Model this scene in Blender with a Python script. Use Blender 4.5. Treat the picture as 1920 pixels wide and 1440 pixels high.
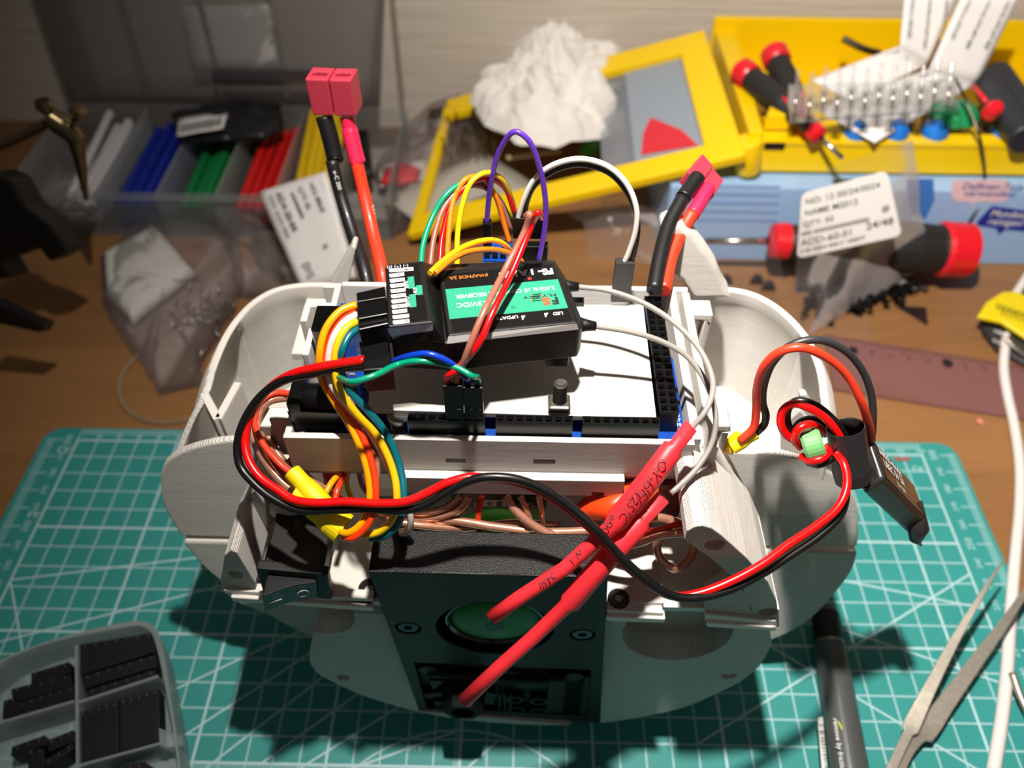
import bpy, bmesh, math, random
from math import sin, cos, pi, radians, sqrt, atan2
from mathutils import Vector as V, Matrix
for o in list(bpy.data.objects): bpy.data.objects.remove(o)
SC = bpy.context.scene
COL = SC.collection
MM = 0.001          # everything below is written in millimetres
random.seed(7)

# ------------------------------------------------------------------ camera
RC = Matrix(((0.99981962, 0.01821623, 0.00537621), (-0.01714196, 0.74358374, 0.66842305), (0.00817849, -0.66839464, 0.74376187)))
CAM = V((19.5766, -93.3569, 318.2324)); FPX = 1506.04
cd = bpy.data.cameras.new('camera'); cam = bpy.data.objects.new('camera', cd); COL.objects.link(cam)
cd.sensor_fit = 'HORIZONTAL'; cd.sensor_width = 36.0; cd.lens = 36.0 * FPX / 1920.0
cd.clip_start = 0.005; cd.clip_end = 20
cam.matrix_world = Matrix.Translation(CAM * MM) @ RC.transposed().to_4x4()
cd.dof.use_dof = True; cd.dof.focus_distance = 0.218; cd.dof.aperture_fstop = 10.5
SC.camera = cam
SC.view_settings.view_transform = 'Standard'; SC.view_settings.look = 'None'
SC.view_settings.gamma = 1.0; SC.view_settings.use_curve_mapping = False
SC.view_settings.exposure = 0.0
try:
    SC.cycles.use_denoising = True
    SC.cycles.max_bounces = 10; SC.cycles.transparent_max_bounces = 24
    SC.cycles.caustics_reflective = False; SC.cycles.caustics_refractive = False
    SC.cycles.sample_clamp_indirect = 4.0
except Exception: pass

# ------------------------------------------------------------------ light
wd = bpy.data.worlds.new('room_light'); SC.world = wd; wd.use_nodes = True
wd.node_tree.nodes['Background'].inputs[0].default_value = (1.0, 0.97, 0.93, 1)
wd.node_tree.nodes['Background'].inputs[1].default_value = 0.068
def area(name, loc, aim, size, power, col, shape='DISK', spread=180):
    l = bpy.data.lights.new(name, 'AREA'); l.shape = shape; l.size = size * MM; l.energy = power; l.color = col; l.spread = radians(spread)
    o = bpy.data.objects.new(name, l); COL.objects.link(o); o.location = V(loc) * MM
    o.rotation_euler = (V(aim) - V(loc)).to_track_quat('-Z', 'Y').to_euler(); return o
area('desk_lamp_light', (20, 38, 480), (400, 250, 0), 15, 3.15, (1.0, 0.93, 0.85), spread=145)

# ------------------------------------------------------------------ helpers
def rayd(x, y): return RC.transposed() @ V(((x - 960) / FPX, -(y - 720) / FPX, -1.0))
def Z(x, y, z): r = rayd(x, y); return CAM + r * ((z - CAM.z) / r.z)      # where the line of sight meets the level z
def Y(x, y, v): r = rayd(x, y); return CAM + r * ((v - CAM.y) / r.y)      # ... meets the upright plane Y = v
def YT(x, y, v, k=0.12, zc=100.0): r = rayd(x, y); t = (v - CAM.y + k * (CAM.z - zc)) / (r.y - k * r.z); return CAM + r * t   # a wall leaning back by k, a lean added so the lamp brightens it
def D(x, y, d): return CAM + rayd(x, y) * d
def lin(c):
    return tuple(((v / 255) / 12.92 if v / 255 <= 0.04045 else ((v / 255 + 0.055) / 1.055) ** 2.4) for v in c)

class N:                                                        # tiny node helper
    def __init__(s, mat): s.t = mat.node_tree; s.n = s.t.nodes; s.l = s.t.links
    def new(s, ty, **k):
        n = s.n.new(ty)
        for a, b in k.items(): setattr(n, a, b)
        return n
    def m(s, op, a, b=None, c=None):
        n = s.n.new('ShaderNodeMath'); n.operation = op
        for i, v in enumerate((a, b, c)):
            if v is None: continue
            if isinstance(v, (int, float)): n.inputs[i].default_value = v
            else: s.l.new(v, n.inputs[i])
        return n.outputs[0]
    def mixc(s, f, a, b):
        n = s.n.new('ShaderNodeMix'); n.data_type = 'RGBA'
        for i, v in ((0, f), (6, a), (7, b)):
            if isinstance(v, (int, float)): n.inputs[i].default_value = v
            elif isinstance(v, tuple): n.inputs[i].default_value = (*v, 1) if len(v) == 3 else v
            else: s.l.new(v, n.inputs[i])
        return n.outputs[2]

MATS = {}
def M(name, rgb, rough=0.5, metal=0.0, coat=0.0, spec=0.5, noise=0.0, nscale=400, bump=0.0, bscale=800, sss=0.0, lines=0.0, lstep=0.25, laxis='Z', emit=None, trans=0.0, alpha=1.0, aniso=None):
    if name in MATS: return MATS[name]
    m = bpy.data.materials.new(name); m.use_nodes = True; k = N(m); b = k.n['Principled BSDF']
    c = lin(rgb); b.inputs['Base Color'].default_value = (*c, 1)
    b.inputs['Roughness'].default_value = rough; b.inputs['Metallic'].default_value = metal
    b.inputs['Coat Weight'].default_value = coat; b.inputs['Coat Roughness'].default_value = 0.12
    b.inputs['Specular IOR Level'].default_value = spec
    if sss: b.inputs['Subsurface Weight'].default_value = sss; b.inputs['Subsurface Radius'].default_value = (0.004, 0.003, 0.002); b.inputs['Subsurface Scale'].default_value = 0.5
    if trans: b.inputs['Transmission Weight'].default_value = trans
    if alpha < 1: b.inputs['Alpha'].default_value = alpha
    tc = k.new('ShaderNodeTexCoord')
    if noise:
        n = k.new('ShaderNodeTexNoise'); n.inputs['Scale'].default_value = nscale; n.inputs['Detail'].default_value = 4
        k.l.new(tc.outputs['Object'], n.inputs['Vector'])
        d = tuple(v * (1 - noise) for v in c); u = tuple(min(1, v * (1 + noise)) for v in c)
        k.l.new(k.mixc(n.outputs[0], d, u), b.inputs['Base Color'])
    h = None
    if bump:
        n = k.new('ShaderNodeTexNoise'); n.inputs['Scale'].default_value = bscale; n.inputs['Detail'].default_value = 3
        k.l.new(tc.outputs['Object'], n.inputs['Vector']); h = k.m('MULTIPLY', n.outputs[0], bump)
    if lines:                                                   # layers of a 3D print
        sx = k.new('ShaderNodeSeparateXYZ'); k.l.new(tc.outputs['Object'], sx.inputs[0])
        w = k.m('SINE', k.m('MULTIPLY', sx.outputs[laxis], 2 * pi / (lstep * MM)))
        n2 = k.new('ShaderNodeTexNoise'); n2.inputs['Scale'].default_value = 1.0; n2.inputs['Detail'].default_value = 3
        mp = k.new('ShaderNodeMapping'); sc = {'X': (9000, 25, 25), 'Y': (25, 9000, 25), 'Z': (18, 18, 1500)}[laxis]
        mp.inputs['Scale'].default_value = sc; k.l.new(tc.outputs['Object'], mp.inputs[0]); k.l.new(mp.outputs[0], n2.inputs['Vector'])
        w = k.m('ADD', k.m('MULTIPLY', w, 0.25), k.m('MULTIPLY', n2.outputs[0], 1.2))
        if noise: k.l.new(k.mixc(n2.outputs[0], tuple(v * .80 for v in c), tuple(min(1, v * 1.12) for v in c)), b.inputs['Base Color'])
        w = k.m('MULTIPLY', w, lines); h = w if h is None else k.m('ADD', h, w)
    if h is not None:
        bp = k.new('ShaderNodeBump'); bp.inputs['Strength'].default_value = 1.0; bp.inputs['Distance'].default_value = 0.0001
        k.l.new(h, bp.inputs['Height']); k.l.new(bp.outputs[0], b.inputs['Normal'])
    if emit: b.inputs['Emission Color'].default_value = (*lin(emit), 1); b.inputs['Emission Strength'].default_value = 1
    MATS[name] = m; return m

def Mfilm(name, rgb=(225, 222, 225), clear=0.72, rough=0.12, bump=1.0, bscale=60):   # thin clear plastic
    if name in MATS: return MATS[name]
    m = bpy.data.materials.new(name); m.use_nodes = True; k = N(m)
    for n in list(k.n):
        if n.type != 'OUTPUT_MATERIAL': k.n.remove(n)
    out = [n for n in k.n if n.type == 'OUTPUT_MATERIAL'][0]
    tr = k.new('ShaderNodeBsdfTransparent'); tr.inputs[0].default_value = (*[0.85 + 0.15 * v for v in lin(rgb)], 1)
    pr = k.new('ShaderNodeBsdfPrincipled'); pr.inputs['Base Color'].default_value = (*lin(rgb), 1); pr.inputs['Roughness'].default_value = rough
    pr.inputs['Specular IOR Level'].default_value = 1.0
    tc = k.new('ShaderNodeTexCoord'); n = k.new('ShaderNodeTexNoise'); n.inputs['Scale'].default_value = bscale; n.inputs['Detail'].default_value = 5
    k.l.new(tc.outputs['Object'], n.inputs['Vector']); bp = k.new('ShaderNodeBump'); bp.inputs['Distance'].default_value = 0.002 * bump; bp.inputs['Strength'].default_value = 0.8
    k.l.new(n.outputs[0], bp.inputs['Height']); k.l.new(bp.outputs[0], pr.inputs['Normal'])
    tl = k.new('ShaderNodeBsdfTranslucent'); tl.inputs[0].default_value = (*lin(rgb), 1); m2 = k.new('ShaderNodeMixShader'); m2.inputs[0].default_value = 0.35; k.l.new(pr.outputs[0], m2.inputs[1]); k.l.new(tl.outputs[0], m2.inputs[2])
    fr = k.new('ShaderNodeFresnel'); fr.inputs[0].default_value = 1.35
    f = k.m('MINIMUM', k.m('ADD', k.m('MULTIPLY', fr.outputs[0], 0.6), 1 - clear), 1.0)
    mx = k.new('ShaderNodeMixShader'); k.l.new(f, mx.inputs[0]); k.l.new(tr.outputs[0], mx.inputs[1]); k.l.new(m2.outputs[0], mx.inputs[2]); k.l.new(mx.outputs[0], out.inputs[0])
    MATS[name] = m; return m

def tag(o, label=None, cat=None, group=None, kind=None):
    if label: o['label'] = label
    if cat: o['category'] = cat
    if group: o['group'] = group
    if kind: o['kind'] = kind
    return o
def empty(name, loc, label, cat, group=None):
    o = bpy.data.objects.new(name, None); COL.objects.link(o); o.location = V(loc) * MM; o.empty_display_size = 0.005
    bpy.context.view_layer.update(); return tag(o, label, cat, group)

def catmull(P, n=8, closed=False):
    P = [V(p) for p in P]
    if len(P) < 3: return P
    out = []; L = len(P); rng = range(L if closed else L - 1)
    for i in rng:
        p1, p2 = P[i], P[(i + 1) % L]
        p0 = P[(i - 1) % L] if (closed or i > 0) else p1 * 2 - p2
        p3 = P[(i + 2) % L] if (closed or i + 2 < L) else p2 * 2 - p1
        d1 = max((p1 - p0).length, 1e-6) ** .5; d2 = max((p2 - p1).length, 1e-6) ** .5; d3 = max((p3 - p2).length, 1e-6) ** .5
        m1 = (p2 - p1) + ((p1 - p0) / d1 - (p2 - p0) / (d1 + d2)) * d2
        m2 = (p2 - p1) + ((p3 - p2) / d3 - (p3 - p1) / (d2 + d3)) * d2
        for j in range(n):
            t = j / n; a = t * t * t; b = t * t
            out.append(p1 * (2 * a - 3 * b + 1) + m1 * (a - 2 * b + t) + p2 * (-2 * a + 3 * b) + m2 * (a - b))
    if not closed: out.append(P[-1])
    return out

class MB:
    def __init__(s): s.v = []; s.f = []; s.mi = []; s.cur = 0; s.sm = []; s.smooth = False
    def add(s, vs, fs, smooth=None):
        b = len(s.v); s.v += [V(v) for v in vs]
        for f in fs: s.f.append([b + i for i in f]); s.mi.append(s.cur); s.sm.append(s.smooth if smooth is None else smooth)
        return s
    def box(s, x0, x1, y0, y1, z0, z1):
        return s.obox(V(((x0 + x1) / 2, (y0 + y1) / 2, (z0 + z1) / 2)), V((1, 0, 0)), V((0, 1, 0)), V((0, 0, 1)), x1 - x0, y1 - y0, z1 - z0)
    def obox(s, c, ax, ay, az, a, b, d):
        c = V(c); vs = [c + ax * (i * a / 2) + ay * (j * b / 2) + az * (k * d / 2) for k in (-1, 1) for j in (-1, 1) for i in (-1, 1)]
        return s.add(vs, [(0, 2, 3, 1), (4, 5, 7, 6), (0, 1, 5, 4), (2, 6, 7, 3), (0, 4, 6, 2), (1, 3, 7, 5)], False)
    def hexa(s, vs): return s.add(vs, [(0, 3, 2, 1), (4, 5, 6, 7), (0, 1, 5, 4), (1, 2, 6, 5), (2, 3, 7, 6), (3, 0, 4, 7)], False)
    def prism(s, pts, ext, smooth_side=False):
        n = len(pts); A = [V(p) for p in pts]; B = [p + V(ext) for p in A]
        s.add(A + B, [list(range(n))[::-1], list(range(n, 2 * n))], False)
        b = len(s.v) - 2 * n
        for i in range(n):
            j = (i + 1) % n; s.f.append([b + i, b + j, b + n + j, b + n + i]); s.mi.append(s.cur); s.sm.append(smooth_side)
        return s
    def tube(s, P, r, seg=10, n=8, cap=True, closed=False, sm=True, flat=1.0, up=None):
        P = catmull(P, n, closed) if sm else [V(p) for p in P]
        L = len(P); rr = (lambda t: r) if not callable(r) else r
        T = []
        for i in range(L):
            a = P[(i - 1) % L] if (closed or i > 0) else P[i]; b = P[(i + 1) % L] if (closed or i < L - 1) else P[i]
            t = (b - a); T.append(t.normalized() if t.length > 1e-9 else V((0, 0, 1)))
        u = V(up) if up else (V((0, 0, 1)) if abs(T[0].z) < 0.9 else V((1, 0, 0)))
        u = (u - T[0] * u.dot(T[0])).normalized(); vs = []
        for i in range(L):
            u = (u - T[i] * u.dot(T[i])); u = u.normalized() if u.length > 1e-6 else V((1, 0, 0)); w = T[i].cross(u); R = rr(i / (L - 1))
            for k in range(seg):
                a = 2 * pi * k / seg; vs.append(P[i] + (u * cos(a) * flat + w * sin(a)) * R)
        fs = []
        for i in range(L if closed else L - 1):
            j = (i + 1) % L
            for k in range(seg):
                q = (k + 1) % seg; fs.append((i * seg + k, i * seg + q, j * seg + q, j * seg + k))
        s.add(vs, fs, True)
        if cap and not closed:
            b = len(s.v) - len(vs)
            s.f.append([b + k for k in range(seg)][::-1]); s.mi.append(s.cur); s.sm.append(False)
            s.f.append([b + (L - 1) * seg + k for k in range(seg)]); s.mi.append(s.cur); s.sm.append(False)
        return s
    def cyl(s, p0, p1, r0, r1=None, seg=24, cap=True):
        r1 = r0 if r1 is None else r1
        return s.tube([p0, p1], (lambda t: r0 + (r1 - r0) * t), seg=seg, sm=False, cap=cap)
    def lathe(s, prof, O, ax, seg=28, up=None):            # prof: (radius, height along ax)
        O = V(O); ax = V(ax).normalized(); u = V(up) if up else (V((1, 0, 0)) if abs(ax.x) < .9 else V((0, 1, 0)))
        u = (u - ax * u.dot(ax)).normalized(); w = ax.cross(u); vs = []
        for r, h in prof:
            for k in range(seg):
                a = 2 * pi * k / seg; vs.append(O + ax * h + (u * cos(a) + w * sin(a)) * r)
        fs = [(i * seg + k, i * seg + (k + 1) % seg, (i + 1) * seg + (k + 1) % seg, (i + 1) * seg + k) for i in range(len(prof) - 1) for k in range(seg)]
        s.add(vs, fs); return s
    def grid(s, fn, nu, nv, smooth=True):
        vs = [fn(i / nu, j / nv) for j in range(nv + 1) for i in range(nu + 1)]
        fs = [(j * (nu + 1) + i, j * (nu + 1) + i + 1, (j + 1) * (nu + 1) + i + 1, (j + 1) * (nu + 1) + i) for j in range(nv) for i in range(nu)]
        return s.add(vs, fs, smooth)
    def build(s, name, mats, parent=None, bevel=0.0, seg=2, weld=True, auto=None, solid=0.0):
        me = bpy.data.meshes.new(name)
        off = V((0, 0, 0))
        if parent is not None: off = parent.matrix_world.translation / MM
        me.from_pydata([(v - off) * MM for v in s.v], [], s.f)
        for m in (mats if isinstance(mats, (list, tuple)) else [mats]): me.materials.append(m)
        for p, mi, sm in zip(me.polygons, s.mi, s.sm): p.material_index = mi; p.use_smooth = sm
        bm = bmesh.new(); bm.from_mesh(me)
        if weld: bmesh.ops.remove_doubles(bm, verts=bm.verts, dist=1e-7)
        bmesh.ops.recalc_face_normals(bm, faces=bm.faces); bm.to_mesh(me); bm.free()
        o = bpy.data.objects.new(name, me); COL.objects.link(o)
        if parent is not None: o.parent = parent; o.matrix_parent_inverse = Matrix()
        if solid: md = o.modifiers.new('thick', 'SOLIDIFY'); md.thickness = solid * MM; md.offset = 0
        if bevel: md = o.modifiers.new('bevel', 'BEVEL'); md.width = bevel * MM; md.segments = seg; md.limit_method = 'ANGLE'; md.angle_limit = radians(40); md.harden_normals = False
        bpy.context.view_layer.update(); return o

def cut(o, cutters):                                        # carve holes, then drop the cutters
    tmp = []
    for mb in cutters:
        c = mb.build('tmp_cut', []); md = o.modifiers.new('b', 'BOOLEAN'); md.object = c; md.operation = 'DIFFERENCE'; md.solver = 'EXACT'; tmp.append(c)
        if o.parent is not None: c.matrix_world = Matrix()
    bpy.context.view_layer.update(); dg = bpy.context.evaluated_depsgraph_get()
    keep = [(m.type, m.width, m.segments) for m in o.modifiers if m.type == 'BEVEL']
    for m in [m for m in o.modifiers if m.type == 'BEVEL']: o.modifiers.remove(m)
    bpy.context.view_layer.update(); dg = bpy.context.evaluated_depsgraph_get()
    me = bpy.data.meshes.new_from_object(o.evaluated_get(dg)); o.modifiers.clear(); o.data = me
    for t, w, sg in keep:
        md = o.modifiers.new('bevel', 'BEVEL'); md.width = w; md.segments = sg; md.limit_method = 'ANGLE'; md.angle_limit = radians(40)
    for c in tmp: bpy.data.objects.remove(c)
    return o

def text(name, items, mat, parent, lift=0.06):
    """items: (string, size mm, origin, x direction, y direction, align[, bold]) joined into one flat print"""
    vs = []; fs = []
    for it in items:
        s, size, O, xd, yd, al = it[:6]; xd = V(xd).normalized(); yd = V(yd); yd = (yd - xd * yd.dot(xd)).normalized(); nz = xd.cross(yd)
        cu = bpy.data.curves.new('t', 'FONT'); cu.body = s; cu.size = 1.0; cu.align_x = al; cu.resolution_u = 3; cu.fill_mode = 'FRONT'
        if len(it) > 6: cu.offset = it[6]
        ob = bpy.data.objects.new('t', cu); COL.objects.link(ob); bpy.context.view_layer.update()
        me = bpy.data.meshes.new_from_object(ob.evaluated_get(bpy.context.evaluated_depsgraph_get()))
        xs = it[7] if len(it) > 7 else 1.0
        b = len(vs); vs += [V(O) + xd * (v.co.x * size * xs) + yd * (v.co.y * size) + nz * lift for v in me.vertices]
        fs += [[b + i for i in p.vertices] for p in me.polygons]
        bpy.data.objects.remove(ob); bpy.data.curves.remove(cu); bpy.data.meshes.remove(me)
    mb = MB(); mb.add(vs, fs, False); return mb.build(name, mat, parent, weld=False)

def wire(name, P, r, mat, label, cat='wire', group=None, n=8, seg=10, flat=1.0):
    o = MB().tube(P, r, seg=seg, n=n, flat=flat).build(name, mat); return tag(o, label, cat, group)

def dup(root, label=None):
    r = root.copy(); COL.objects.link(r)
    if label: r['label'] = label
    for ch in list(root.children):
        c = ch.copy(); COL.objects.link(c); c.parent = r
        for g in ch.children: d = g.copy(); COL.objects.link(d); d.parent = c
    return r

# ------------------------------------------------------------------ materials
WHITE = M('white_print', (226, 221, 214), 0.42, lines=4.5, lstep=0.3, sss=0.0, spec=0.45, noise=0.03, nscale=60)
WHITEY = M('white_print_lengthwise', (226, 221, 214), 0.42, lines=0.35, lstep=0.4, laxis='X', spec=0.45)
PLATE = M('white_plate', (216, 213, 204), 0.5, noise=0.03, nscale=90, bump=0.15, bscale=900)
BLACKP = M('black_print', (9, 9, 9), 0.36, lines=1.2, lstep=0.3, bump=1.2, bscale=3200, spec=0.3)
BLK = M('black_plastic', (9, 9, 10), 0.28, spec=0.4)
BLKM = M('black_matte_plastic', (15, 14, 15), 0.5, bump=0.4, bscale=1800, spec=0.35)
BLKG = M('black_gloss', (10, 10, 10), 0.12)
METAL = M('bright_metal', (190, 186, 180), 0.25, 1.0)
DMETAL = M('dark_metal', (92, 86, 78), 0.32, 1.0)
GOLD = M('gold_contact', (190, 150, 80), 0.3, 1.0)
PCB = M('blue_circuit_board', (0, 62, 150), 0.35, noise=0.25, nscale=500)
WPRINT = M('white_print_ink', (225, 225, 222), 0.6)
KPRINT = M('black_print_ink', (20, 18, 18), 0.6)
def plastic(name, rgb, rough=0.3): return M(name, rgb, rough, coat=0.15)
W_RED = plastic('red_insulation', (225, 10, 12)); W_BLK = plastic('black_insulation', (16, 15, 16), 0.35); W_YEL = plastic('yellow_insulation', (235, 190, 15))
W_ORG = plastic('orange_insulation', (250, 130, 20)); W_AMB = plastic('amber_insulation', (252, 165, 0)); W_RO = plastic('red_orange_insulation', (240, 62, 14))
W_WHT = plastic('white_insulation', (225, 220, 214)); W_TEAL = plastic('teal_insulation', (0, 100, 112)); W_GRN = plastic('green_insulation', (0, 150, 112))
W_BLU = plastic('blue_insulation', (8, 60, 190)); W_PUR = plastic('purple_insulation', (86, 45, 165)); W_BRN = plastic('brown_insulation', (160, 100, 82))
W_GRY = plastic('grey_insulation', (150, 146, 140)); W_SIL = plastic('red_silicone', (240, 60, 30), 0.45); W_SILK = plastic('black_silicone', (22, 21, 22), 0.45)
COPPER = M('clear_coated_copper', (226, 164, 134), 0.25, 0.6, coat=1.0, lines=0.0, noise=0.3, nscale=900)
SHRINKR = M('red_heat_shrink', (232, 48, 58), 0.42, spec=0.4); SHRINKY = M('yellow_heat_shrink', (236, 214, 10), 0.45); SHRINKP = M('pink_heat_shrink', (235, 35, 80), 0.45)
# ================================================================== the setting
def wood():
    m = bpy.data.materials.new('oak_laminate'); m.use_nodes = True; k = N(m); b = k.n['Principled BSDF']
    tc = k.new('ShaderNodeTexCoord'); mp = k.new('ShaderNodeMapping'); mp.inputs['Scale'].default_value = (4, 60, 1); k.l.new(tc.outputs['Object'], mp.inputs[0])
    n1 = k.new('ShaderNodeTexNoise'); n1.inputs['Scale'].default_value = 3; n1.inputs['Detail'].default_value = 8; n1.inputs['Distortion'].default_value = 1.2; k.l.new(mp.outputs[0], n1.inputs['Vector'])
    mp2 = k.new('ShaderNodeMapping'); mp2.inputs['Scale'].default_value = (1.2, 9, 1); k.l.new(tc.outputs['Object'], mp2.inputs[0])
    n2 = k.new('ShaderNodeTexNoise'); n2.inputs['Scale'].default_value = 2.2; n2.inputs['Detail'].default_value = 4; k.l.new(mp2.outputs[0], n2.inputs['Vector'])
    sx = k.new('ShaderNodeSeparateXYZ'); k.l.new(tc.outputs['Object'], sx.inputs[0])
    row = k.m('FRACT', k.m('MULTIPLY', k.m('FLOOR', k.m('DIVIDE', sx.outputs[1], 0.072)), 0.37))
    c1 = k.mixc(n1.outputs[0], lin((108, 74, 44)), lin((166, 120, 74)))
    c2 = k.mixc(k.m('MULTIPLY', n2.outputs[0], 0.75), c1, lin((124, 84, 50)))
    c3 = k.mixc(k.m('MULTIPLY', row, 0.35), c2, lin((176, 128, 78)))
    k.l.new(c3, b.inputs['Base Color']); b.inputs['Roughness'].default_value = 0.42
    return m
desk = empty('desk', (50, 0, -720), 'x', 'desk'); WD = wood()
MB().box(-700, 800, -500, 455, -30, -3).build('desk_top', WD, desk, bevel=1)
for lx_ in (-660, 760):
    for ly_ in (-460, 415): MB().box(lx_ - 25, lx_ + 25, ly_ - 25, ly_ + 25, -720, -30).build('leg', WD, desk, bevel=1)
fl = MB().box(-1500, 1600, -2000, 455, -740, -720).build('floor', M('dark_floor', (90, 78, 68), .6)); fl['kind'] = 'structure'
tag(desk, 'brown oak-patterned desk top under the cutting mat and tools', 'desk')
def wallpaper():
    m = bpy.data.materials.new('ribbed_wallpaper'); m.use_nodes = True; k = N(m); b = k.n['Principled BSDF']
    tc = k.new('ShaderNodeTexCoord'); mp = k.new('ShaderNodeMapping'); mp.inputs['Scale'].default_value = (12, 1, 420); k.l.new(tc.outputs['Object'], mp.inputs[0])
    n1 = k.new('ShaderNodeTexNoise'); n1.inputs['Scale'].default_value = 1; n1.inputs['Detail'].default_value = 3; k.l.new(mp.outputs[0], n1.inputs['Vector'])
    k.l.new(k.mixc(n1.outputs[0], lin((176, 165, 152)), lin((208, 198, 186))), b.inputs['Base Color'])
    bp = k.new('ShaderNodeBump'); bp.inputs['Distance'].default_value = 0.0006; k.l.new(n1.outputs[0], bp.inputs['Height']); k.l.new(bp.outputs[0], b.inputs['Normal'])
    b.inputs['Roughness'].default_value = 0.7; return m
w = MB().box(-900, 1000, 455, 475, -400, 700).build('wall_back', wallpaper()); w['kind'] = 'structure'

# ---- cutting mat
def matmat():
    m = bpy.data.materials.new('green_cutting_mat'); m.use_nodes = True; k = N(m); b = k.n['Principled BSDF']
    tc = k.new('ShaderNodeTexCoord'); sx = k.new('ShaderNodeSeparateXYZ'); k.l.new(tc.outputs['Object'], sx.inputs[0])
    X = k.m('MULTIPLY', sx.outputs[0], 1000.0); Yy = k.m('MULTIPLY', sx.outputs[1], 1000.0)
    def per(c, step, w): return k.m('LESS_THAN', k.m('MULTIPLY', k.m('ABSOLUTE', k.m('SUBTRACT', k.m('FRACT', k.m('ADD', k.m('DIVIDE', c, step), 0.5)), 0.5)), step), w / 2)
    def rng(c, a, bb): return k.m('MULTIPLY', k.m('GREATER_THAN', c, a), k.m('LESS_THAN', c, bb))
    inside = k.m('MULTIPLY', rng(X, -200.5, 220.5), rng(Yy, -150.5, 150.5))
    thin = k.m('MULTIPLY', k.m('MAXIMUM', per(X, 10, 0.75), per(Yy, 10, 0.75)), 0.62)
    thick = k.m('MAXIMUM', k.m('MAXIMUM', per(X, 50, 1.1), per(Yy, 50, 1.1)), k.m('LESS_THAN', k.m('ABSOLUTE', k.m('SUBTRACT', X, 220.0)), 0.5))
    thick = k.m('MULTIPLY', thick, 0.85)
    g = k.m('MAXIMUM', thin, thick)
    for x0, y0, ang, a, bb in ((-199.8, 73, 9.2, -200, 20), (163, 80.3, -11.8, 60, 220), (-192.2, 45.1, 17.7, -200, 0), (163, 54.6 - 2.5, 29.8, 90, 219.5), (163.2, 55.4, -20.4, 60, 220), (151.5, 31.8, -34.4, 60, 210),
                               (-92, 0.1, 43.1, -100, -20), (-73.7, 0.3, 39.7, -74, -10), (-114.1, 27.1, 29.6, -180, -40), (-106.3, 8.9, 38.6, -130, -40), (-199.5, 71.8, -59.1, -200, -150), (-52.6, 3.2, 34.3, -60, 0), (-36.2, 0.3, 20.6, -40, 0), (3, 0, 42, 2, 14)):
        c, s_ = cos(radians(ang)), sin(radians(ang))
        d = k.m('ABSOLUTE', k.m('SUBTRACT', k.m('MULTIPLY', k.m('SUBTRACT', X, x0), s_), k.m('MULTIPLY', k.m('SUBTRACT', Yy, y0), c)))
        g = k.m('MAXIMUM', g, k.m('MULTIPLY', k.m('MULTIPLY', k.m('LESS_THAN', d, 0.42), rng(X, a, bb)), 0.8))
    for r in (59.5,):
        dd = k.m('SQRT', k.m('ADD', k.m('MULTIPLY', X, X), k.m('POWER', k.m('ADD', Yy, 46.0), 2.0)))
        g = k.m('MAXIMUM', g, k.m('MULTIPLY', k.m('LESS_THAN', k.m('ABSOLUTE', k.m('SUBTRACT', dd, r)), 0.4), 0.7))
    t1 = k.m('MULTIPLY', k.m('MULTIPLY', per(X, 1, 0.38), rng(Yy, -2.6, 0)), 0.7)
    t2 = k.m('MULTIPLY', k.m('MULTIPLY', per(Yy, 1, 0.38), rng(X, -2.6, 0)), 0.7)
    g = k.m('MULTIPLY', k.m('MAXIMUM', g, k.m('MAXIMUM', t1, t2)), inside)
    ed = k.m('MULTIPLY', k.m('MULTIPLY', per(Yy, 1, 0.4), rng(Yy, -150, 151)), k.m('MAXIMUM', rng(X, -215.5, -211.5), rng(X, 232.5, 236.0)))
    ed = k.m('MAXIMUM', ed, k.m('MULTIPLY', k.m('MULTIPLY', per(Yy, 10, 0.7), rng(Yy, -150, 151)), k.m('MAXIMUM', rng(X, -215.5, -207.5), rng(X, 228.5, 236.0))))
    ex = k.m('MULTIPLY', k.m('MULTIPLY', per(X, 1, 0.4), rng(X, -200.5, 220.5)), rng(Yy, 153.5, 157.0))
    ex = k.m('MAXIMUM', ex, k.m('MULTIPLY', k.m('MULTIPLY', per(X, 10, 0.5), rng(X, -200.5, 220.5)), rng(Yy, 150, 157)))
    g = k.m('MAXIMUM', g, k.m('MULTIPLY', k.m('MAXIMUM', ed, ex), 0.6))
    n = k.new('ShaderNodeTexNoise'); n.inputs['Scale'].default_value = 30; n.inputs['Detail'].default_value = 5; k.l.new(tc.outputs['Object'], n.inputs['Vector'])
    base = k.mixc(n.outputs[0], lin((42, 134, 130)), lin((58, 150, 146)))
    k.l.new(k.mixc(g, base, lin((186, 214, 220))), b.inputs['Base Color']); b.inputs['Roughness'].default_value = 0.5; b.inputs['Specular IOR Level'].default_value = 0.35
    return m
def rrect(x0, x1, y0, y1, r, z, n=6):
    P = []
    for cx, cy, a0 in ((x1 - r, y1 - r, 0), (x0 + r, y1 - r, 90), (x0 + r, y0 + r, 180), (x1 - r, y0 + r, 270)):
        for i in range(n + 1): a = radians(a0 + 90 * i / n); P.append((cx + r * cos(a), cy + r * sin(a), z))
    return P
cm = MB().prism(rrect(-218, 238, -160, 158, 9, -3), (0, 0, 3)).build('cutting_mat', matmat(), bevel=0.4)
tag(cm, 'green cutting mat with white grid lines lying on the desk', 'cutting mat')
MPR = M('mat_number_ink', (170, 205, 208), 0.6)
it = []
for yv in range(-140, 151, 10):
    s = str(150 + yv); big = 1.25 if yv % 50 == 0 else 1.0
    for x in (-203.4, 226.8): it.append((s, 3.4 * big, (x, yv, 0), (0, 1, 0), (-1, 0, 0), 'CENTER'))
for xv in range(-190, 221, 10): it.append((str(xv + 200), 3.0, (xv, 153.6, 0), (-1, 0, 0), (0, -1, 0), 'CENTER'))
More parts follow.
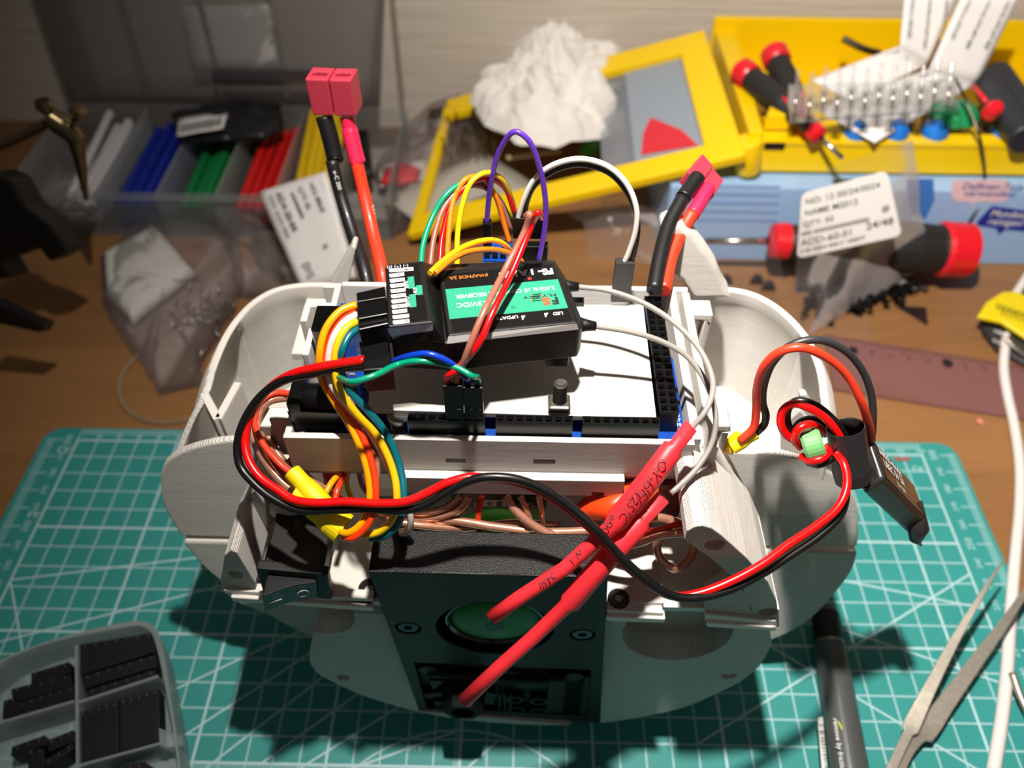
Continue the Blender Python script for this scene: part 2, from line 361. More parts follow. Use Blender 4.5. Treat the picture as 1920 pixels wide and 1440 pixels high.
it += [('A3', 6, (-201, 146, 0), (-1, 0, 0), (0, -1, 0), 'LEFT'), ('A3', 5, (218, 143, 0), (-1, 0, 0), (0, -1, 0), 'LEFT'), ('A4', 5, (-201, 108, 0), (-1, 0, 0), (0, -1, 0), 'LEFT'), ('A10', 3.6, (-17, 8, 0), (-1, 0, 0), (0, -1, 0), 'CENTER')]
text('printed_numbers', it, MPR, cm, 0.05)

# ================================================================== robot body, printed in white plastic
body = empty('robot_body', (23, 60, 0), 'white printed robot body with open side compartments standing on the cutting mat', 'robot body')
def yp(pts, y): return [Y(a, b, y) for a, b in pts]
ext = lambda y: (0, y, 0)
# big rounded wall behind, left and right lobes
LOBE = [(478, 828), (430, 828), (380, 836), (340, 849), (315, 864), (304, 880), (301, 902), (306, 945), (327, 985), (350, 1018), (385, 1060), (413, 1083), (433, 1117), (500, 1147), (587, 1190), (680, 1200)]
LOBE_R = [(1400, 1200), (1447, 1195), (1513, 1160), (1563, 1110), (1597, 1063), (1607, 1025), (1610, 990), (1605, 940), (1590, 912), (1560, 889), (1530, 874), (1480, 858), (1440, 851), (1348, 849)]
def smooth_out(P, n=5): return catmull(P, n)
L3 = [YT(a, b, 52) for a, b in LOBE]; R3 = [YT(a, b, 52) for a, b in LOBE_R]
L3 = smooth_out(L3[:12]) + smooth_out(L3[11:])[1:]; R3 = smooth_out(R3)
def zcut(P, z, keep_up):                                       # split an outline at a level
    return [p for p in P if (p.z > z) == keep_up]
zs = 78
for nm, P, xin in (('left', L3, -56.0), ('right', R3, 79.0)):
    up = zcut(P, zs, True); lo = zcut(P, zs, False)
    e = up[-1] if nm == 'left' else up[0]
    yc_ = 52 + .12 * (zs - 100); poly = up + [V((xin, yc_, zs))] if nm == 'left' else [V((xin, yc_, zs))] + up
    MB().prism(poly, ext(2.8)).build('lobe_wall', WHITE, body, bevel=0.6)
lo = [p for p in zcut(L3, zs, False)] + [p for p in zcut(R3, zs, False)]
lo = [V((p.x, 52 + .12 * (max(p.z, 1.0) - 100), max(p.z, 1.0))) for p in lo]
MB().prism([V((p.x, p.y - 1.0, p.z)) for p in lo], ext(66)).build('lower_shell', WHITE, body, bevel=0.7)
# compartment walls swept in plan, with the barrel section of the body
PROF = [(0, 128), (4.5, 121), (7.6, 113), (9.2, 104), (9.2, 92), (7.5, 79), (6, 71)]
def wall_sweep(path, side, k_of):
    P = catmull(path, 6); n = len(P); mb = MB(); rows = []
    for i, p in enumerate(P):
        a = P[max(i - 1, 0)]; b = P[min(i + 1, n - 1)]; t = (b - a).normalized(); nrm = V((t.y, -t.x, 0)) * side; k = k_of(i / (n - 1))
        prof = [(o * k, z) for o, z in PROF] + [(o * k - 2.6, z) for o, z in PROF[::-1]]
        rows.append([V((p.x + nrm.x * o, p.y + nrm.y * o, 79 + (z - 79) * (p.z - 79) / 49)) for o, z in prof])
    m = len(rows[0]); vs = [v for r in rows for v in r]
    fs = [(i * m + j, i * m + (j + 1) % m, (i + 1) * m + (j + 1) % m, (i + 1) * m + j) for i in range(n - 1) for j in range(m)]
    fs += [list(range(m))[::-1], [(n - 1) * m + j for j in range(m)]]
    mb.add(vs, fs, True); return mb
mbL = wall_sweep([(-87, 56, 117.5), (-83.8, 63, 123), (-80, 71, 128), (-80.6, 84, 128), (-79.5, 100, 128), (-75.5, 113, 128), (-69, 121, 128), (-60, 124.6, 128), (-44, 125.4, 128)], -1, lambda t: (.35 + .65 * min(1, t / .22)) if t < .55 else 0.35)
mbL.build('left_compartment_wall', WHITE, body, bevel=0.5)
mbR = wall_sweep([(113, 54, 122), (115.5, 62, 126), (117, 74, 128), (118.6, 88, 128), (116.6, 104, 128), (110, 117, 128), (102, 124, 128), (92, 126.4, 128), (78, 126.8, 128)], 1, lambda t: (.4 + .6 * min(1, t / .2)) if t < .5 else 0.5)
mbR.build('right_compartment_wall', WHITE, body, bevel=0.5)
MB().box(-90, -36, 54, 123, 75, 78.5).build('compartment_floor', PLATE, body); MB().prism([(60, 54, 72), (129, 54, 72), (129, 104, 72), (120, 119, 72), (106, 125, 72), (60, 125, 72)], (0, 0, 4)).build('compartment_floor', PLATE, body)
# zigzag rib inside the left compartment and the flap on the right
mb = MB()
for a, b in (((-79.5, 72), (-72.3, 61.4)), ((-72.3, 61.4), (-69.8, 76.5))):
    a = V((*a, 78)); b = V((*b, 78)); t = (b - a).normalized(); s = V((t.y, -t.x, 0)) * 1.3
    mb.prism([a - s, b - s, b + s, a + s], (0, 0, 50))
mb.build('inner_rib', WHITE, body, bevel=0.4)
MB().prism([Y(1500, 740, 80), Y(1512, 740, 80), Y(1540, 790, 80), Y(1545, 880, 80), Y(1500, 880, 80)], (0, 2.5, 0)).prism([Y(1465, 800, 76), Y(1500, 770, 76), Y(1540, 815, 76), Y(1545, 890, 76), Y(1465, 890, 76)], (0, 2.5, 0)).build('flap', WHITE, body, bevel=0.4)

# tray that carries the electronics
TX0, TX1, TY0, TY1 = -42.8, 66.5, 39.3, 98.5
mb = MB()
mb.box(TX0, TX1, TY0 - 2, TY0, 135.2, 150.0)
fw = mb.build('tray_front_wall', WHITE, body, bevel=0.3)
def slot(x0, x1, y0, y1): a = Y(x0, y0, TY0 - 2); b = Y(x1, y1, TY0 - 2); return MB().box(a.x, b.x, TY0 - 4, TY0 + 2, b.z, a.z)
cut(fw, [slot(836, 873, 860, 868), slot(1001, 1040, 862, 870)])
mb = MB()
mb.box(TX0, -37, TY1 - 1, TY1 + 1.2, 134, 150).box(-37, TX1 + 6, TY1, TY1 + 2.0, 134, 150)
mb.box(TX1 - 0.5, TX1 + 2, TY0, TY1, 134, 150).box(TX1 + 4.0, TX1 + 6.5, TY0 - 2, TY1, 134, 149.5).box(TX1 - 0.5, TX1 + 6.5, TY0, TY1, 132, 141)
mb.box(TX0, TX0 + 2, 66, 77, 132, 152)                      # short side wall between jack and usb
mb.prism([(TX0 + .1, 39.2, 134), (TX0 + 2, 39.2, 134), (TX0 + 2, 45.5, 134), (TX0 - 5, 45.5, 134), (TX0 - 5, 43.5, 134), (TX0 + .1, 43.5, 134)], (0, 0, 15.9))
mb.prism([(-52, 45, 136), (-44, 45, 136), (-44, 52, 136), (-50.5, 52, 136)], (0, 0, 9))
mb.prism([(-47, 82, 134), (-44.8, 82, 134), (-44.8, 88.5, 134), (-37, 88.5, 134), (-37, 98, 134), (-39, 98, 134), (-39, 90.5, 134), (-47, 90.5, 134)], (0, 0, 16))
mb.build('tray_side_walls', WHITE, body, bevel=0.35)
MB().box(TX0, TX1, TY0, TY1, 131.5, 134).box(-58, -43, 96, 124, 118, 121).build('tray_floor', WHITE, body)
# bracket under the tray front with a small window
a = Y(735, 880, 37.2); b = Y(1166, 912, 37.2)
br = MB().box(a.x, b.x, 34.5, 37.2, b.z - 1.2, a.z).build('front_bracket', WHITE, body, bevel=0.3)
cut(br, [MB().box(Y(1115, 885, 35).x, Y(1138, 885, 35).x, 32, 40, 128.5, 131)])
a = Y(740, 912, 43); b = Y(1145, 950, 43)
MB().box(a.x, Y(845, 900, 43).x, 42, 44, 108, 128).box(Y(1024, 900, 43).x, b.x, 42, 44, 100, 128).box(a.x, b.x, 42, 44, 119.5, 128).build('inner_panel', WHITE, body, bevel=0.3)
# shelf, corner ledges
SH = 97.5
MB().box(-62, 98, 17.5, 52, SH - 3, SH - 0.5).build('shelf', PLATE, body)
def lip(q, y, d, nm='ledge'): MB().prism(yp(q, y), (0, d, 0)).build(nm, WHITEY, body, bevel=0.4)
lip([(418, 1107), (700, 1123), (700, 1137), (430, 1119)], 17.5, 3); lip([(432, 1120), (700, 1139), (700, 1147), (436, 1128)], 16.3, 3)
lip([(1137, 1143), (1243, 1150), (1245, 1160), (1137, 1155)], 14.5, 3); lip([(1137, 1156), (1248, 1161), (1246, 1169), (1137, 1165)], 13.5, 3)
lip([(1322, 1152), (1455, 1165), (1458, 1174), (1322, 1164)], 14.5, 3); lip([(1325, 1167), (1456, 1177), (1455, 1184), (1325, 1176)], 13.7, 3)
# near plate with rounded underside
NP = [(640, 1150), (607, 1140), (588, 1190), (580, 1228), (584, 1248), (600, 1266), (633, 1283), (675, 1302), (762, 1329), (850, 1347), (940, 1356), (1040, 1360), (1150, 1353), (1280, 1327), (1340, 1302), (1390, 1277), (1425, 1247), (1447, 1207), (1441, 1165), (1330, 1163), (1245, 1160)]
n3 = [YT(a, b, 17.5, .1, 60) for a, b in NP]; cor = [n3[0], n3[1]] + catmull(n3[1:6], 3)[1:] + catmull(n3[5:18], 3)[1:] + n3[18:]
cor = [V((p.x, 17.5 + .1 * (min(max(p.z, .2), 95) - 60), min(max(p.z, 0.2), 95))) for p in cor]
npl = MB().prism(cor, (0, 35, 0)).build('front_plate', WHITE, body, bevel=0.6)
dc = Y(1272, 1205, 16); dl = Y(600, 1180, 16)
def dish(c, r, sq, d):
    mb = MB(); mb.prism([(c.x + r * cos(2 * pi * i / 40), 12, c.z + r * sq * sin(2 * pi * i / 40)) for i in range(40)], (0, 4 + d, 0)); return mb
hole = lambda x, y, r, d=1.2: dish(Y(x, y, 16), r, 1, d)
_m = [Y(690, 1072, 14), Y(1140, 1083, 14), Y(1125, 1356, 14), Y(785, 1331, 14)]
cut(npl, [MB().prism([V((p.x, 10, p.z + (1 if k < 2 else 0))) for k, p in enumerate(_m)], (0, 17.3, 0)), dish(V((dc.x, 16, dc.z)), 17.5, 0.95, 11), dish(Y(604, 1176, 16), 9.5, 1.1, 9), hole(1367, 1269, 2.6), hole(643, 1270, 2.2), hole(1020, 1352, 1.8, .8)])
MB().prism([Y(1215, 1110, 30), Y(1320, 1112, 30), Y(1325, 1235, 30), Y(1212, 1235, 30)], (0, 8, 0)).build('dish_block', WHITE, body, bevel=3, seg=4)
# clip columns either side
RCP = [(1283, 1012), (1288, 995), (1302, 987), (1318, 985), (1335, 990), (1352, 1002), (1400, 1045), (1440, 1090), (1456, 1125), (1462, 1176), (1415, 1172), (1400, 1120), (1370, 1080), (1330, 1045), (1300, 1025)]
r3 = yp(RCP, 15.5)
rc = MB().prism(r3, (0, 30, 0), False).build('right_clip', WHITE, body, bevel=0.7)
cut(rc, [dish(Y(1340, 1022, 15.5), 2.6, 1, 1.2), dish(Y(1440, 1149, 15.5), 2.8, 1, 1.2)])
MB().prism([Y(1288, 843, 42), Y(1300, 832, 42), Y(1325, 833, 42), Y(1345, 845, 42), Y(1380, 905, 42), Y(1420, 980, 42), Y(1430, 1040, 42), Y(1310, 950, 42), Y(1290, 880, 42)], (0, 9, 0)).build('right_post', WHITE, body, bevel=1.2, seg=3)
MB().prism([Y(1322, 1110, 15.5), Y(1322, 1163, 15.5), Y(1415, 1170, 15.5), Y(1412, 1140, 15.5), Y(1395, 1100, 15.5), Y(1365, 1082, 15.5)], (0, 3, 0)).build('right_clip_foot', WHITE, body, bevel=0.5)
LCP = [(415, 1110), (414, 1084), (421, 1040), (432, 1031), (445, 1036), (479, 1092), (479, 1119), (432, 1118)]
lc = MB().prism(yp(LCP, 18.5), (0, 17, 0)).build('left_clip', WHITE, body, bevel=0.6)
cut(lc, [dish(Y(441, 1078, 18.5) - V((0, 0, 0)), 2.1, 1, 4.0), dish(Y(439, 1106, 18.5), 2.0, 1, 4.0)])
for pts_, y_, d_ in (([(440, 975), (462, 932), (478, 915), (500, 945), (503, 990), (440, 1040)], 35.5, 8), ([(462, 930), (480, 885), (500, 890), (530, 945), (515, 980), (470, 1000)], 43, 9)):
    MB().prism(yp(pts_, y_), (0, d_, 0)).build('left_clip_step', WHITE, body, bevel=0.6)
MB().tube([Y(500, 905, 46), Y(545, 945, 40), Y(600, 985, 40), Y(625, 1060, 36), Y(650, 1120, 30)], 6.0, seg=16).build('rounded_guide', WHITE, body)
MB().prism([Y(1285, 1020, 52), Y(1400, 1100, 52), Y(1400, 1160, 52), Y(1150, 1150, 52), Y(1150, 1000, 52)], (0, 3, 0)).build('inner_back_wall', WHITE, body)
MB().prism([Y(690, 1010, 52), Y(690, 930, 52), Y(1150, 930, 52), Y(1150, 1050, 52)], (0, 3, 0)).build('inner_back_wall', WHITE, body)
MB().prism([Y(1292, 1025, 48), Y(1298, 1078, 48), Y(1360, 1080, 48), Y(1330, 1050, 48)], (0, 1.5, 0)).build('tan_slot_plate', M('tan_insert', (110, 100, 78), 0.5), body)  # thin plate in one flat tan beside the right clip
# latch loops beside the tray
for (x0, x1, ya, yb, yy) in ((1297, 1338, 565, 590, 92), (1325, 1372, 763, 798, 50)):
    A = Y(x0, ya, yy); B = Y(x1, ya, yy); zt = 148; X0 = Z(x0, yb, zt).x; X1 = Z(x1, yb, zt).x; Yb = Z(x0, yb, zt).y
    mb = MB(); mb.box(X0, X1, Yb, Yb + 7, zt - 2.5, zt).box(X1 - 2.5, X1, Yb, Yb + 5, zt - 18, zt - 2.5).box(X0, X1, Yb + 1, Yb + 5, zt - 20, zt - 16)
    mb.build('latch_loop', WHITE, body, bevel=0.5)
# upright horns at the back
MB().prism([Y(1240, 430, 112), Y(1257, 421, 112), Y(1275, 424, 112), Y(1295, 438, 112), Y(1325, 475, 112), Y(1345, 505, 112), Y(1358, 538, 112), Y(1372, 560, 112), Y(1300, 560, 112), Y(1280, 528, 112), Y(1262, 515, 112), Y(1260, 492, 112), Y(1243, 480, 112), Y(1241, 455, 112)], (0, 9, 0)).build('right_horn', WHITE, body, bevel=1.5, seg=3)
MB().prism([Y(618, 536, 118), Y(660, 462, 118), Y(668, 465, 118), Y(652, 536, 118)], (0, 6, 0)).build('left_horn', WHITE, body, bevel=0.6)
# screws of the shelf
def hexscrew(c, ax, r, mat, name='screw', parent=None, hexr=0.42):
    mb = MB(); ax = V(ax).normalized(); mb.lathe([(r * .99, -0.8), (r, 0), (r * 0.9, 0.35), (r * hexr * 1.15, 0.4)], c, ax, 28)
    u = V((1, 0, 0)); w_ = ax.cross(u); vs = []
    for k in range(12): a = 2 * pi * (k / 12); rr = r * hexr * (1.0 if k % 2 == 0 else 0.9); vs.append(V(c) + ax * 0.4 + (u * cos(a) + w_ * sin(a)) * rr)
    vs2 = [v - ax * 1.4 for v in vs]
    b = [V(c) + ax * 0.4 + (u * cos(2 * pi * k / 12) + w_ * sin(2 * pi * k / 12)) * r * hexr * 1.15 for k in range(12)]
    mb.add(b + vs, [(k, (k + 1) % 12, 12 + (k + 1) % 12, 12 + k) for k in range(12)]); mb.add(vs + vs2, [(k, (k + 1) % 12, 12 + (k + 1) % 12, 12 + k) for k in range(12)] + [list(range(12, 24))])
    return mb.build(name, mat, parent)
STEEL = M('blackened_steel', (46, 44, 42), 0.3, 0.8)
p = Z(1160, 1122, 100.8); hexscrew(p, (0, -0.05, 1), 3.2, STEEL, 'screw', body)
p = Z(692, 1103, SH + 0.2); hexscrew(p, (0, -0.05, 1), 3.3, STEEL, 'screw', body)
MB().box(44.5, 63.4, 17, 33, SH - 1, 100.6).build('shelf_pad', PLATE, body, bevel=0.3)

# ================================================================== sensor head: black block in front
head = empty('sensor_block', (16, 14, 15), 'black printed sensor block with green lens on the robot front', 'sensor block')
tl, tr, bl, brr = Y(690, 1072, 14), Y(1140, 1083, 14), Y(785, 1331, 14), Y(1125, 1356, 14)
hb = MB().prism([tl, tr, brr, bl], (0, 13.5, 0)).build('housing', BLACKP, head, bevel=0.4)
hc = Y(928, 1180, 14); lx = (tr - tl).normalized()
rc0, rc1, rc2, rc3 = Y(777, 1243, 14), Y(1108, 1257, 14), Y(1103, 1343, 14), Y(800, 1328, 14)
cut(hb, [MB().prism([(hc.x + 17.8 * cos(2 * pi * i / 48), 10, hc.z + 17.8 * sin(2 * pi * i / 48)) for i in range(48)], (0, 12.5, 0)),
         MB().prism([V((p.x, 10, p.z)) for p in (rc0, rc1, rc2, rc3)], (0, 7.0, 0)),
         MB().prism([(Y(765, 1178, 14).x + 3.9 * cos(2 * pi * i / 24), 10, Y(765, 1178, 14).z + 3.9 * sin(2 * pi * i / 24)) for i in range(24)], (0, 5.2, 0)),
         MB().prism([(Y(1092, 1191, 14).x + 3.9 * cos(2 * pi * i / 24), 10, Y(1092, 1191, 14).z + 3.9 * sin(2 * pi * i / 24)) for i in range(24)], (0, 5.2, 0))])
for (x, y) in ((765, 1178), (1092, 1191)):
    c = Y(x, y, 14); c.y = 14.5; hexscrew(c, (0, -1, 0), 3.3, M('dark_bolt', (38, 38, 38), 0.35, 0.6), 'screw', head)
lc_ = V((hc.x, 19, hc.z + 0.6))
ln = MB(); ln.lathe([(17.4, 3), (17.4, 0), (15.2, -3.2), (14.6, -3.4), (14.0, -2.4), (14, 3)], lc_, (0, 1, 0), 48); ln.build('lens_ring', M('lens_ring_gloss', (24, 24, 24), 0.15, 0.0, coat=0.8), head)
ln = MB(); ln.smooth = True; ln.lathe([(0.01, -4.6), (4, -4.45), (8, -4.0), (11.5, -3.2), (13.6, -2.2), (14, -1)], lc_, (0, 1, 0), 48); ln.build('lens', M('green_lens', (34, 116, 34), 0.4, spec=0.3), head)
ln = MB(); ln.lathe([(0.01, -4.62), (2.6, -4.6), (3.4, -4.4)], lc_, (0, 1, 0), 32); ln.build('lens_centre', M('green_lens_dark', (14, 60, 18), 0.4, spec=0.3), head)
# relief panel
gb = MB(); yb = 17.5
def gp(x, y): return Y(x, y, 15.0)
for i in range(14):
    y0 = 1272 + i * 5.0; a, b = gp(1053, y0), gp(1098, y0 + 2); gb.box(a.x, b.x, 14.8, 20, a.z - 0.75, a.z + 0.1)
a, b = gp(1030, 1268), gp(1044, 1340); gb.box(a.x, b.x, 14.5, 20, b.z, a.z)
a, b = gp(1048, 1268), gp(1053, 1343); gb.box(a.x, b.x, 14.6, 20, b.z, a.z); a, b = gp(1097, 1268), gp(1101, 1343); gb.box(a.x, b.x, 14.6, 20, b.z, a.z)
for x in (935, 945, 955): a, b = gp(x, 1300), gp(x + 4, 1334); gb.box(a.x, b.x, 14.6, 20, b.z, a.z)
for x, y in ((966, 1310), (1010, 1313), (968, 1329), (1010, 1332)):
    c = gp(x, y); gb.lathe([(3.2, 6), (3.2, 0), (2.0, 0), (2.0, 5)], V((c.x, 14.4, c.z)), (0, 1, 0), 20)
gb.tube([gp(800, 1262), gp(870, 1266), gp(1000, 1275), gp(1060, 1272)], 1.6, seg=8)
for x, y in ((803, 1258), (1076, 1270)): c = gp(x, y); gb.lathe([(3.4, 6), (3.4, 0), (0.01, -0.6)], V((c.x, 15.0, c.z)), (0, 1, 0), 20)
for q in (((805, 1275), (835, 1275), (812, 1292)), ((812, 1312), (838, 1316), (818, 1326)), ((795, 1300), (850, 1296), (846, 1302), (800, 1308)), ((905, 1296), (930, 1300), (925, 1320), (900, 1316))): gb.prism([V((gp(*t).x, 14.7, gp(*t).z)) for t in q], (0, 6, 0))
a, b = gp(965, 1278), gp(1028, 1300); gb.box(a.x, b.x, 16.2, 20, b.z, a.z)
gb.build('relief_panel', BLACKP, head)
h0 = Y(868, 1337, 6); hx = MB(); P6 = [(6.6 * cos(pi / 6 + k * pi / 3 + pi / 6), 6.6 * sin(pi / 6 + k * pi / 3 + pi / 6)) for k in range(6)]
h1 = V((h0.x, 6, h0.z)); h2 = V((h0.x, 21, h0.z + 1))
vs = [h1 + V((x, 0, z)) for x, z in P6] + [h2 + V((x * 1.35, 0, z * 1.35)) for x, z in P6] + [h1 + V((x * .68, 0, z * .68)) for x, z in P6] + [h1 + V((x * .6, 8, z * .6)) for x, z in P6]
fs = []
for k in range(6): q = (k + 1) % 6; fs += [(k, q, 6 + q, 6 + k), (k, q, 12 + q, 12 + k), (12 + k, 12 + q, 18 + q, 18 + k)]
fs.append(list(range(18, 24))); hx.add(vs, fs); hx.build('hex_barrel', M('dull_black_print', (9, 9, 9), .7, spec=.15), head)

# ================================================================== rocker switch
sw = empty('rocker_switch', (-46, 30, 90), 'black rocker switch lying on the white shelf beside the sensor block', 'switch')
c0 = Y(479, 1066, 16); c1 = Y(614, 1078, 16); sx_ = (c1 - c0).normalized(); up_ = V((0.27, 0, -1)); up_ = up_ - sx_ * up_.dot(sx_); up_.normalize(); nn = V((0, 1, 0))
wl = (c1 - c0).length
MB().prism([c0, c1, c1 + up_ * 15 + sx_ * 1.0, c0 + up_ * 15 + sx_ * 1.0], (0, 3.0, 0)).build('bezel', BLKM, sw, bevel=0.5)
q0 = c0 + nn * 3 + sx_ * 1.5 + up_ * 1.2
MB().hexa([q0 + up_ * 12, q0 + sx_ * (wl - 3) + up_ * 12, q0 + sx_ * (wl - 3), q0, q0 + up_ * 12 + nn * 17, q0 + sx_ * (wl - 3) + up_ * 12 + nn * 17, q0 + sx_ * (wl - 3) + nn * 17, q0 + nn * 17]).build('switch_housing', BLKM, sw, bevel=0.6)
rk = []
for t, oy in ((0, 6.6), (.15, 5.6), (.35, 3.9), (.6, 2.4), (.85, 1.5), (1, 1.1)): rk.append((t, oy))
base = c0 + sx_ * 3.0 + up_ * 3.0; W_ = wl - 6
A = [base + sx_ * (W_ * t) - nn * oy for t, oy in rk] + [base + sx_ * W_ + nn, base + nn]
MB().prism(A, up_ * 9.5).build('rocker', M('rocker_gloss', (18, 20, 21), 0.28), sw, bevel=0.3)
d0 = base + up_ * 4.6
GI = M('grey_ink', (150, 160, 162), 0.6); oyf = lambda t: 6.6 - 7.2 * t + 1.9 * t * t
mb = MB(); P_ = [base + sx_ * (W_ * t) - nn * (oyf(t) + .12) + up_ * 4.9 for t in (.1, .18, .26, .34)]; mb.tube(P_, .22, seg=6); mb.build('on_mark', GI, sw)
mb = MB(); mb.tube([base + sx_ * (W_ * .74 + 1.5 * cos(a)) - nn * (oyf(.74 + 1.5 * cos(a) / W_) + .15) + up_ * (4.7 + 1.9 * sin(a)) for a in [2 * pi * k / 16 for k in range(16)]], .2, seg=6, n=2, closed=True); mb.build('off_mark', GI, sw)
# ================================================================== the circuit board in the tray
brd = empty('microcontroller_board', (14, 66, 145), 'blue microcontroller board with black sockets sitting in the white tray', 'circuit board')
PZ = 146.5
MB().prism([(-38, 41.3, PZ - 1.6), (62, 41.3, PZ - 1.6), (65.2, 44, PZ - 1.6), (65.2, 72, PZ - 1.6), (62.8, 76, PZ - 1.6), (62.8, 94, PZ - 1.6), (-38, 94, PZ - 1.6)], (0, 0, 1.6)).build('board', PCB, brd)
def header(nx, ny, x0, y0, z0, z1, p=2.54):
    mb = MB(); X1 = x0 + nx * p; Y1 = y0 + ny * p
    mb.add([(x0, y0, z0), (X1, y0, z0), (X1, Y1, z0), (x0, Y1, z0), (x0, y0, z1), (X1, y0, z1), (X1, Y1, z1), (x0, Y1, z1)], [(0, 3, 2, 1), (0, 1, 5, 4), (1, 2, 6, 5), (2, 3, 7, 6), (3, 0, 4, 7)], False)
    for i in range(nx):
        for j in range(ny):
            a, b, c, d = x0 + i * p, x0 + (i + 1) * p, y0 + j * p, y0 + (j + 1) * p; q = .42; h = .85
            o_ = [(a, c, z1), (b, c, z1), (b, d, z1), (a, d, z1)]; n_ = [(a + q, c + q, z1), (b - q, c + q, z1), (b - q, d - q, z1), (a + q, d - q, z1)]
            l_ = [(a + h, c + h, z1 - .7), (b - h, c + h, z1 - .7), (b - h, d - h, z1 - .7), (a + h, d - h, z1 - .7)]; m_ = [(u, v, z1 - 3) for u, v, w_ in l_]
            fs = []
            for k in range(4): r = (k + 1) % 4; fs += [(k, r, 4 + r, 4 + k), (4 + k, 4 + r, 8 + r, 8 + k), (8 + k, 8 + r, 12 + r, 12 + k)]
            mb.add(o_ + n_ + l_ + m_, fs + [(12, 13, 14, 15)], False)
    return mb
HZ = 155.0
for x0 in (-9.4, 13.7, 36.6): header(8, 1, x0, 39.9, PZ, HZ).build('socket', BLK, brd)
header(10, 1, -15, 86.6, PZ, HZ).build('socket', BLK, brd); header(10, 1, 13.5, 86.6, PZ, HZ).build('socket', BLK, brd)
header(2, 18, 57.3, 44.4, PZ, HZ).build('double_socket', BLK, brd)
# usb socket, power jack, capacitor and small parts
u0 = Z(583, 619, 158); u1 = Z(588, 573, 158)
usb = MB().box(u0.x, u0.x + 16, u0.y, u1.y, PZ, 157.6).build('usb_socket', METAL, brd, bevel=0.25)
MB().box(u0.x - .1, u0.x + 16.1, u0.y - .05, u1.y + .05, 157.6, 158.1).build('usb_top_film', BLKG, usb, bevel=0.2)
j0 = Z(548, 745, 155)
mb = MB().box(j0.x, j0.x + 14, 42, 52.5, PZ, 155).box(j0.x, j0.x + 3.4, 42, 52.5, 155, 158.4); mb.tube([(j0.x + 3, 47.2, 154.5), (j0.x + 14, 47.2, 154.5)], 4.4, seg=20, sm=False)
mb.build('power_jack', BLK, brd, bevel=0.3)
c = Z(748, 788, PZ + 3); MB().lathe([(3.3, -3), (3.3, 1.2), (3.1, 2.2), (2.8, 2.4), (0.01, 2.4)], c, (0, 0, 1)).build('capacitor', METAL, brd)
mb = MB(); rnd = random.Random(3)
for i in range(34):
    x, y = Z(rnd.uniform(640, 735), rnd.uniform(640, 745), PZ).xy; mb.box(x, x + rnd.uniform(.8, 2), y, y + rnd.uniform(.6, 1.2), PZ, PZ + rnd.uniform(.4, 1.0))
sm_ = mb.build('surface_component', M('component_grey', (150, 148, 142), 0.35, 0.5), brd); sm_['kind'] = 'stuff'
for (x, y, s, h) in ((668, 662, 7, 2.0), (700, 640, 5, 1.6), (640, 655, 3, 5)): p = Z(x, y, PZ); MB().box(p.x, p.x + s, p.y, p.y + s * .8, PZ, PZ + h).build('chip', BLKM, brd, bevel=.15)
it = []
for i, n in enumerate(range(21, 54, 2)): it.append((str(n), 1.7, (62.9, 70.4 - i * 1.72, PZ), (1, 0, 0), (0, 1, 0), 'LEFT', 0.01))
for i in range(18): it.append((str(22 + 2 * i), 1.5, (54.6, 87 - i * 2.45, PZ), (1, 0, 0), (0, 1, 0), 'LEFT', 0.01))
text('board_print', it, WPRINT, brd)

# white cover plate with its bolt
pl = [Z(690, 768, 153.2), Z(1231, 785, 153.2), Z(1206, 572, 153.2), Z(700, 572, 153.2)]
cp = MB().prism([V((p.x, p.y, 151.4)) for p in pl], (0, 0, 2.0)).build('cover_plate', PLATE, bevel=0.25)
tag(cp, 'flat white plastic plate lying between the sockets of the blue board', 'plate')
rnd = random.Random(5); st = MB()
for k in range(14): x = rnd.choice((995, 1012, 1020, 1085, 1098, 1108)) + rnd.uniform(-7, 7); y = 766 + rnd.uniform(-2, 2); st.prism([Z(x, y, 153.45), Z(x + rnd.uniform(1, 5), y, 153.45), Z(x + 2, y + 1.2, 153.45)], (0, 0, .03))
sn = st.build('faint_stain', M('faint_red_stain', (186, 140, 132), .6), cp); sn['kind'] = 'stuff'
bolt = empty('mounting_bolt', Z(1048, 768, 153.4), 'dark threaded bolt with square nut rising from the white plate', 'bolt')
STEEL = M('worn_steel', (112, 106, 98), 0.38, 0.75)
bp_ = Z(1048, 768, 153.4); bp_.y += 0.6
MB().box(bp_.x - 3, bp_.x + 3, bp_.y - 2.6, bp_.y + 2.8, 153.4, 156.2).build('square_nut', STEEL, bolt, bevel=0.7)
mb = MB(); pr = [(1.5 if i % 2 else 1.85, 156 + i * 0.28) for i in range(26)]; mb.lathe([(r, z - 156) for r, z in pr] + [(1.2, 7.4), (0.01, 7.4)], V((bp_.x, bp_.y + .3, 156)), (0, 0, 1), 20)
mb.build('threaded_shank', STEEL, bolt)

# ================================================================== radio receiver
rx = empty('radio_receiver', (10, 58, 168), 'black radio receiver with green label lying on top of the robot', 'receiver')
zt, zm, zb = 184.0, 180.2, 167.5
base = [Z(733, 632, 178.6), Z(838, 645, 177.5), Z(1087, 618, 177.5), Z(1093, 604, 177.5), Z(1059, 518, 177.5), Z(1040, 488, 177.5), Z(722, 500, 177.5)]
base = [V((p.x, p.y, 177.8)) for p in base]
sh = MB().prism(base, (0, 0, zb - 177.8)).build('receiver_case', BLKM, rx, bevel=0.5)
def hx8(top, bot): return MB().hexa([*bot, *top])
blk_t = [Z(727, 613, zt), Z(812, 604, zt), Z(792, 489, zt), Z(724, 497, zt)]
blk_b = [V((base[0].x, base[0].y, 177.6)), V((Z(836, 645, 177.6).x, Z(836, 645, 177.6).y, 177.6)), Z(822, 500, 177.6), V((base[6].x, base[6].y, 177.6))]
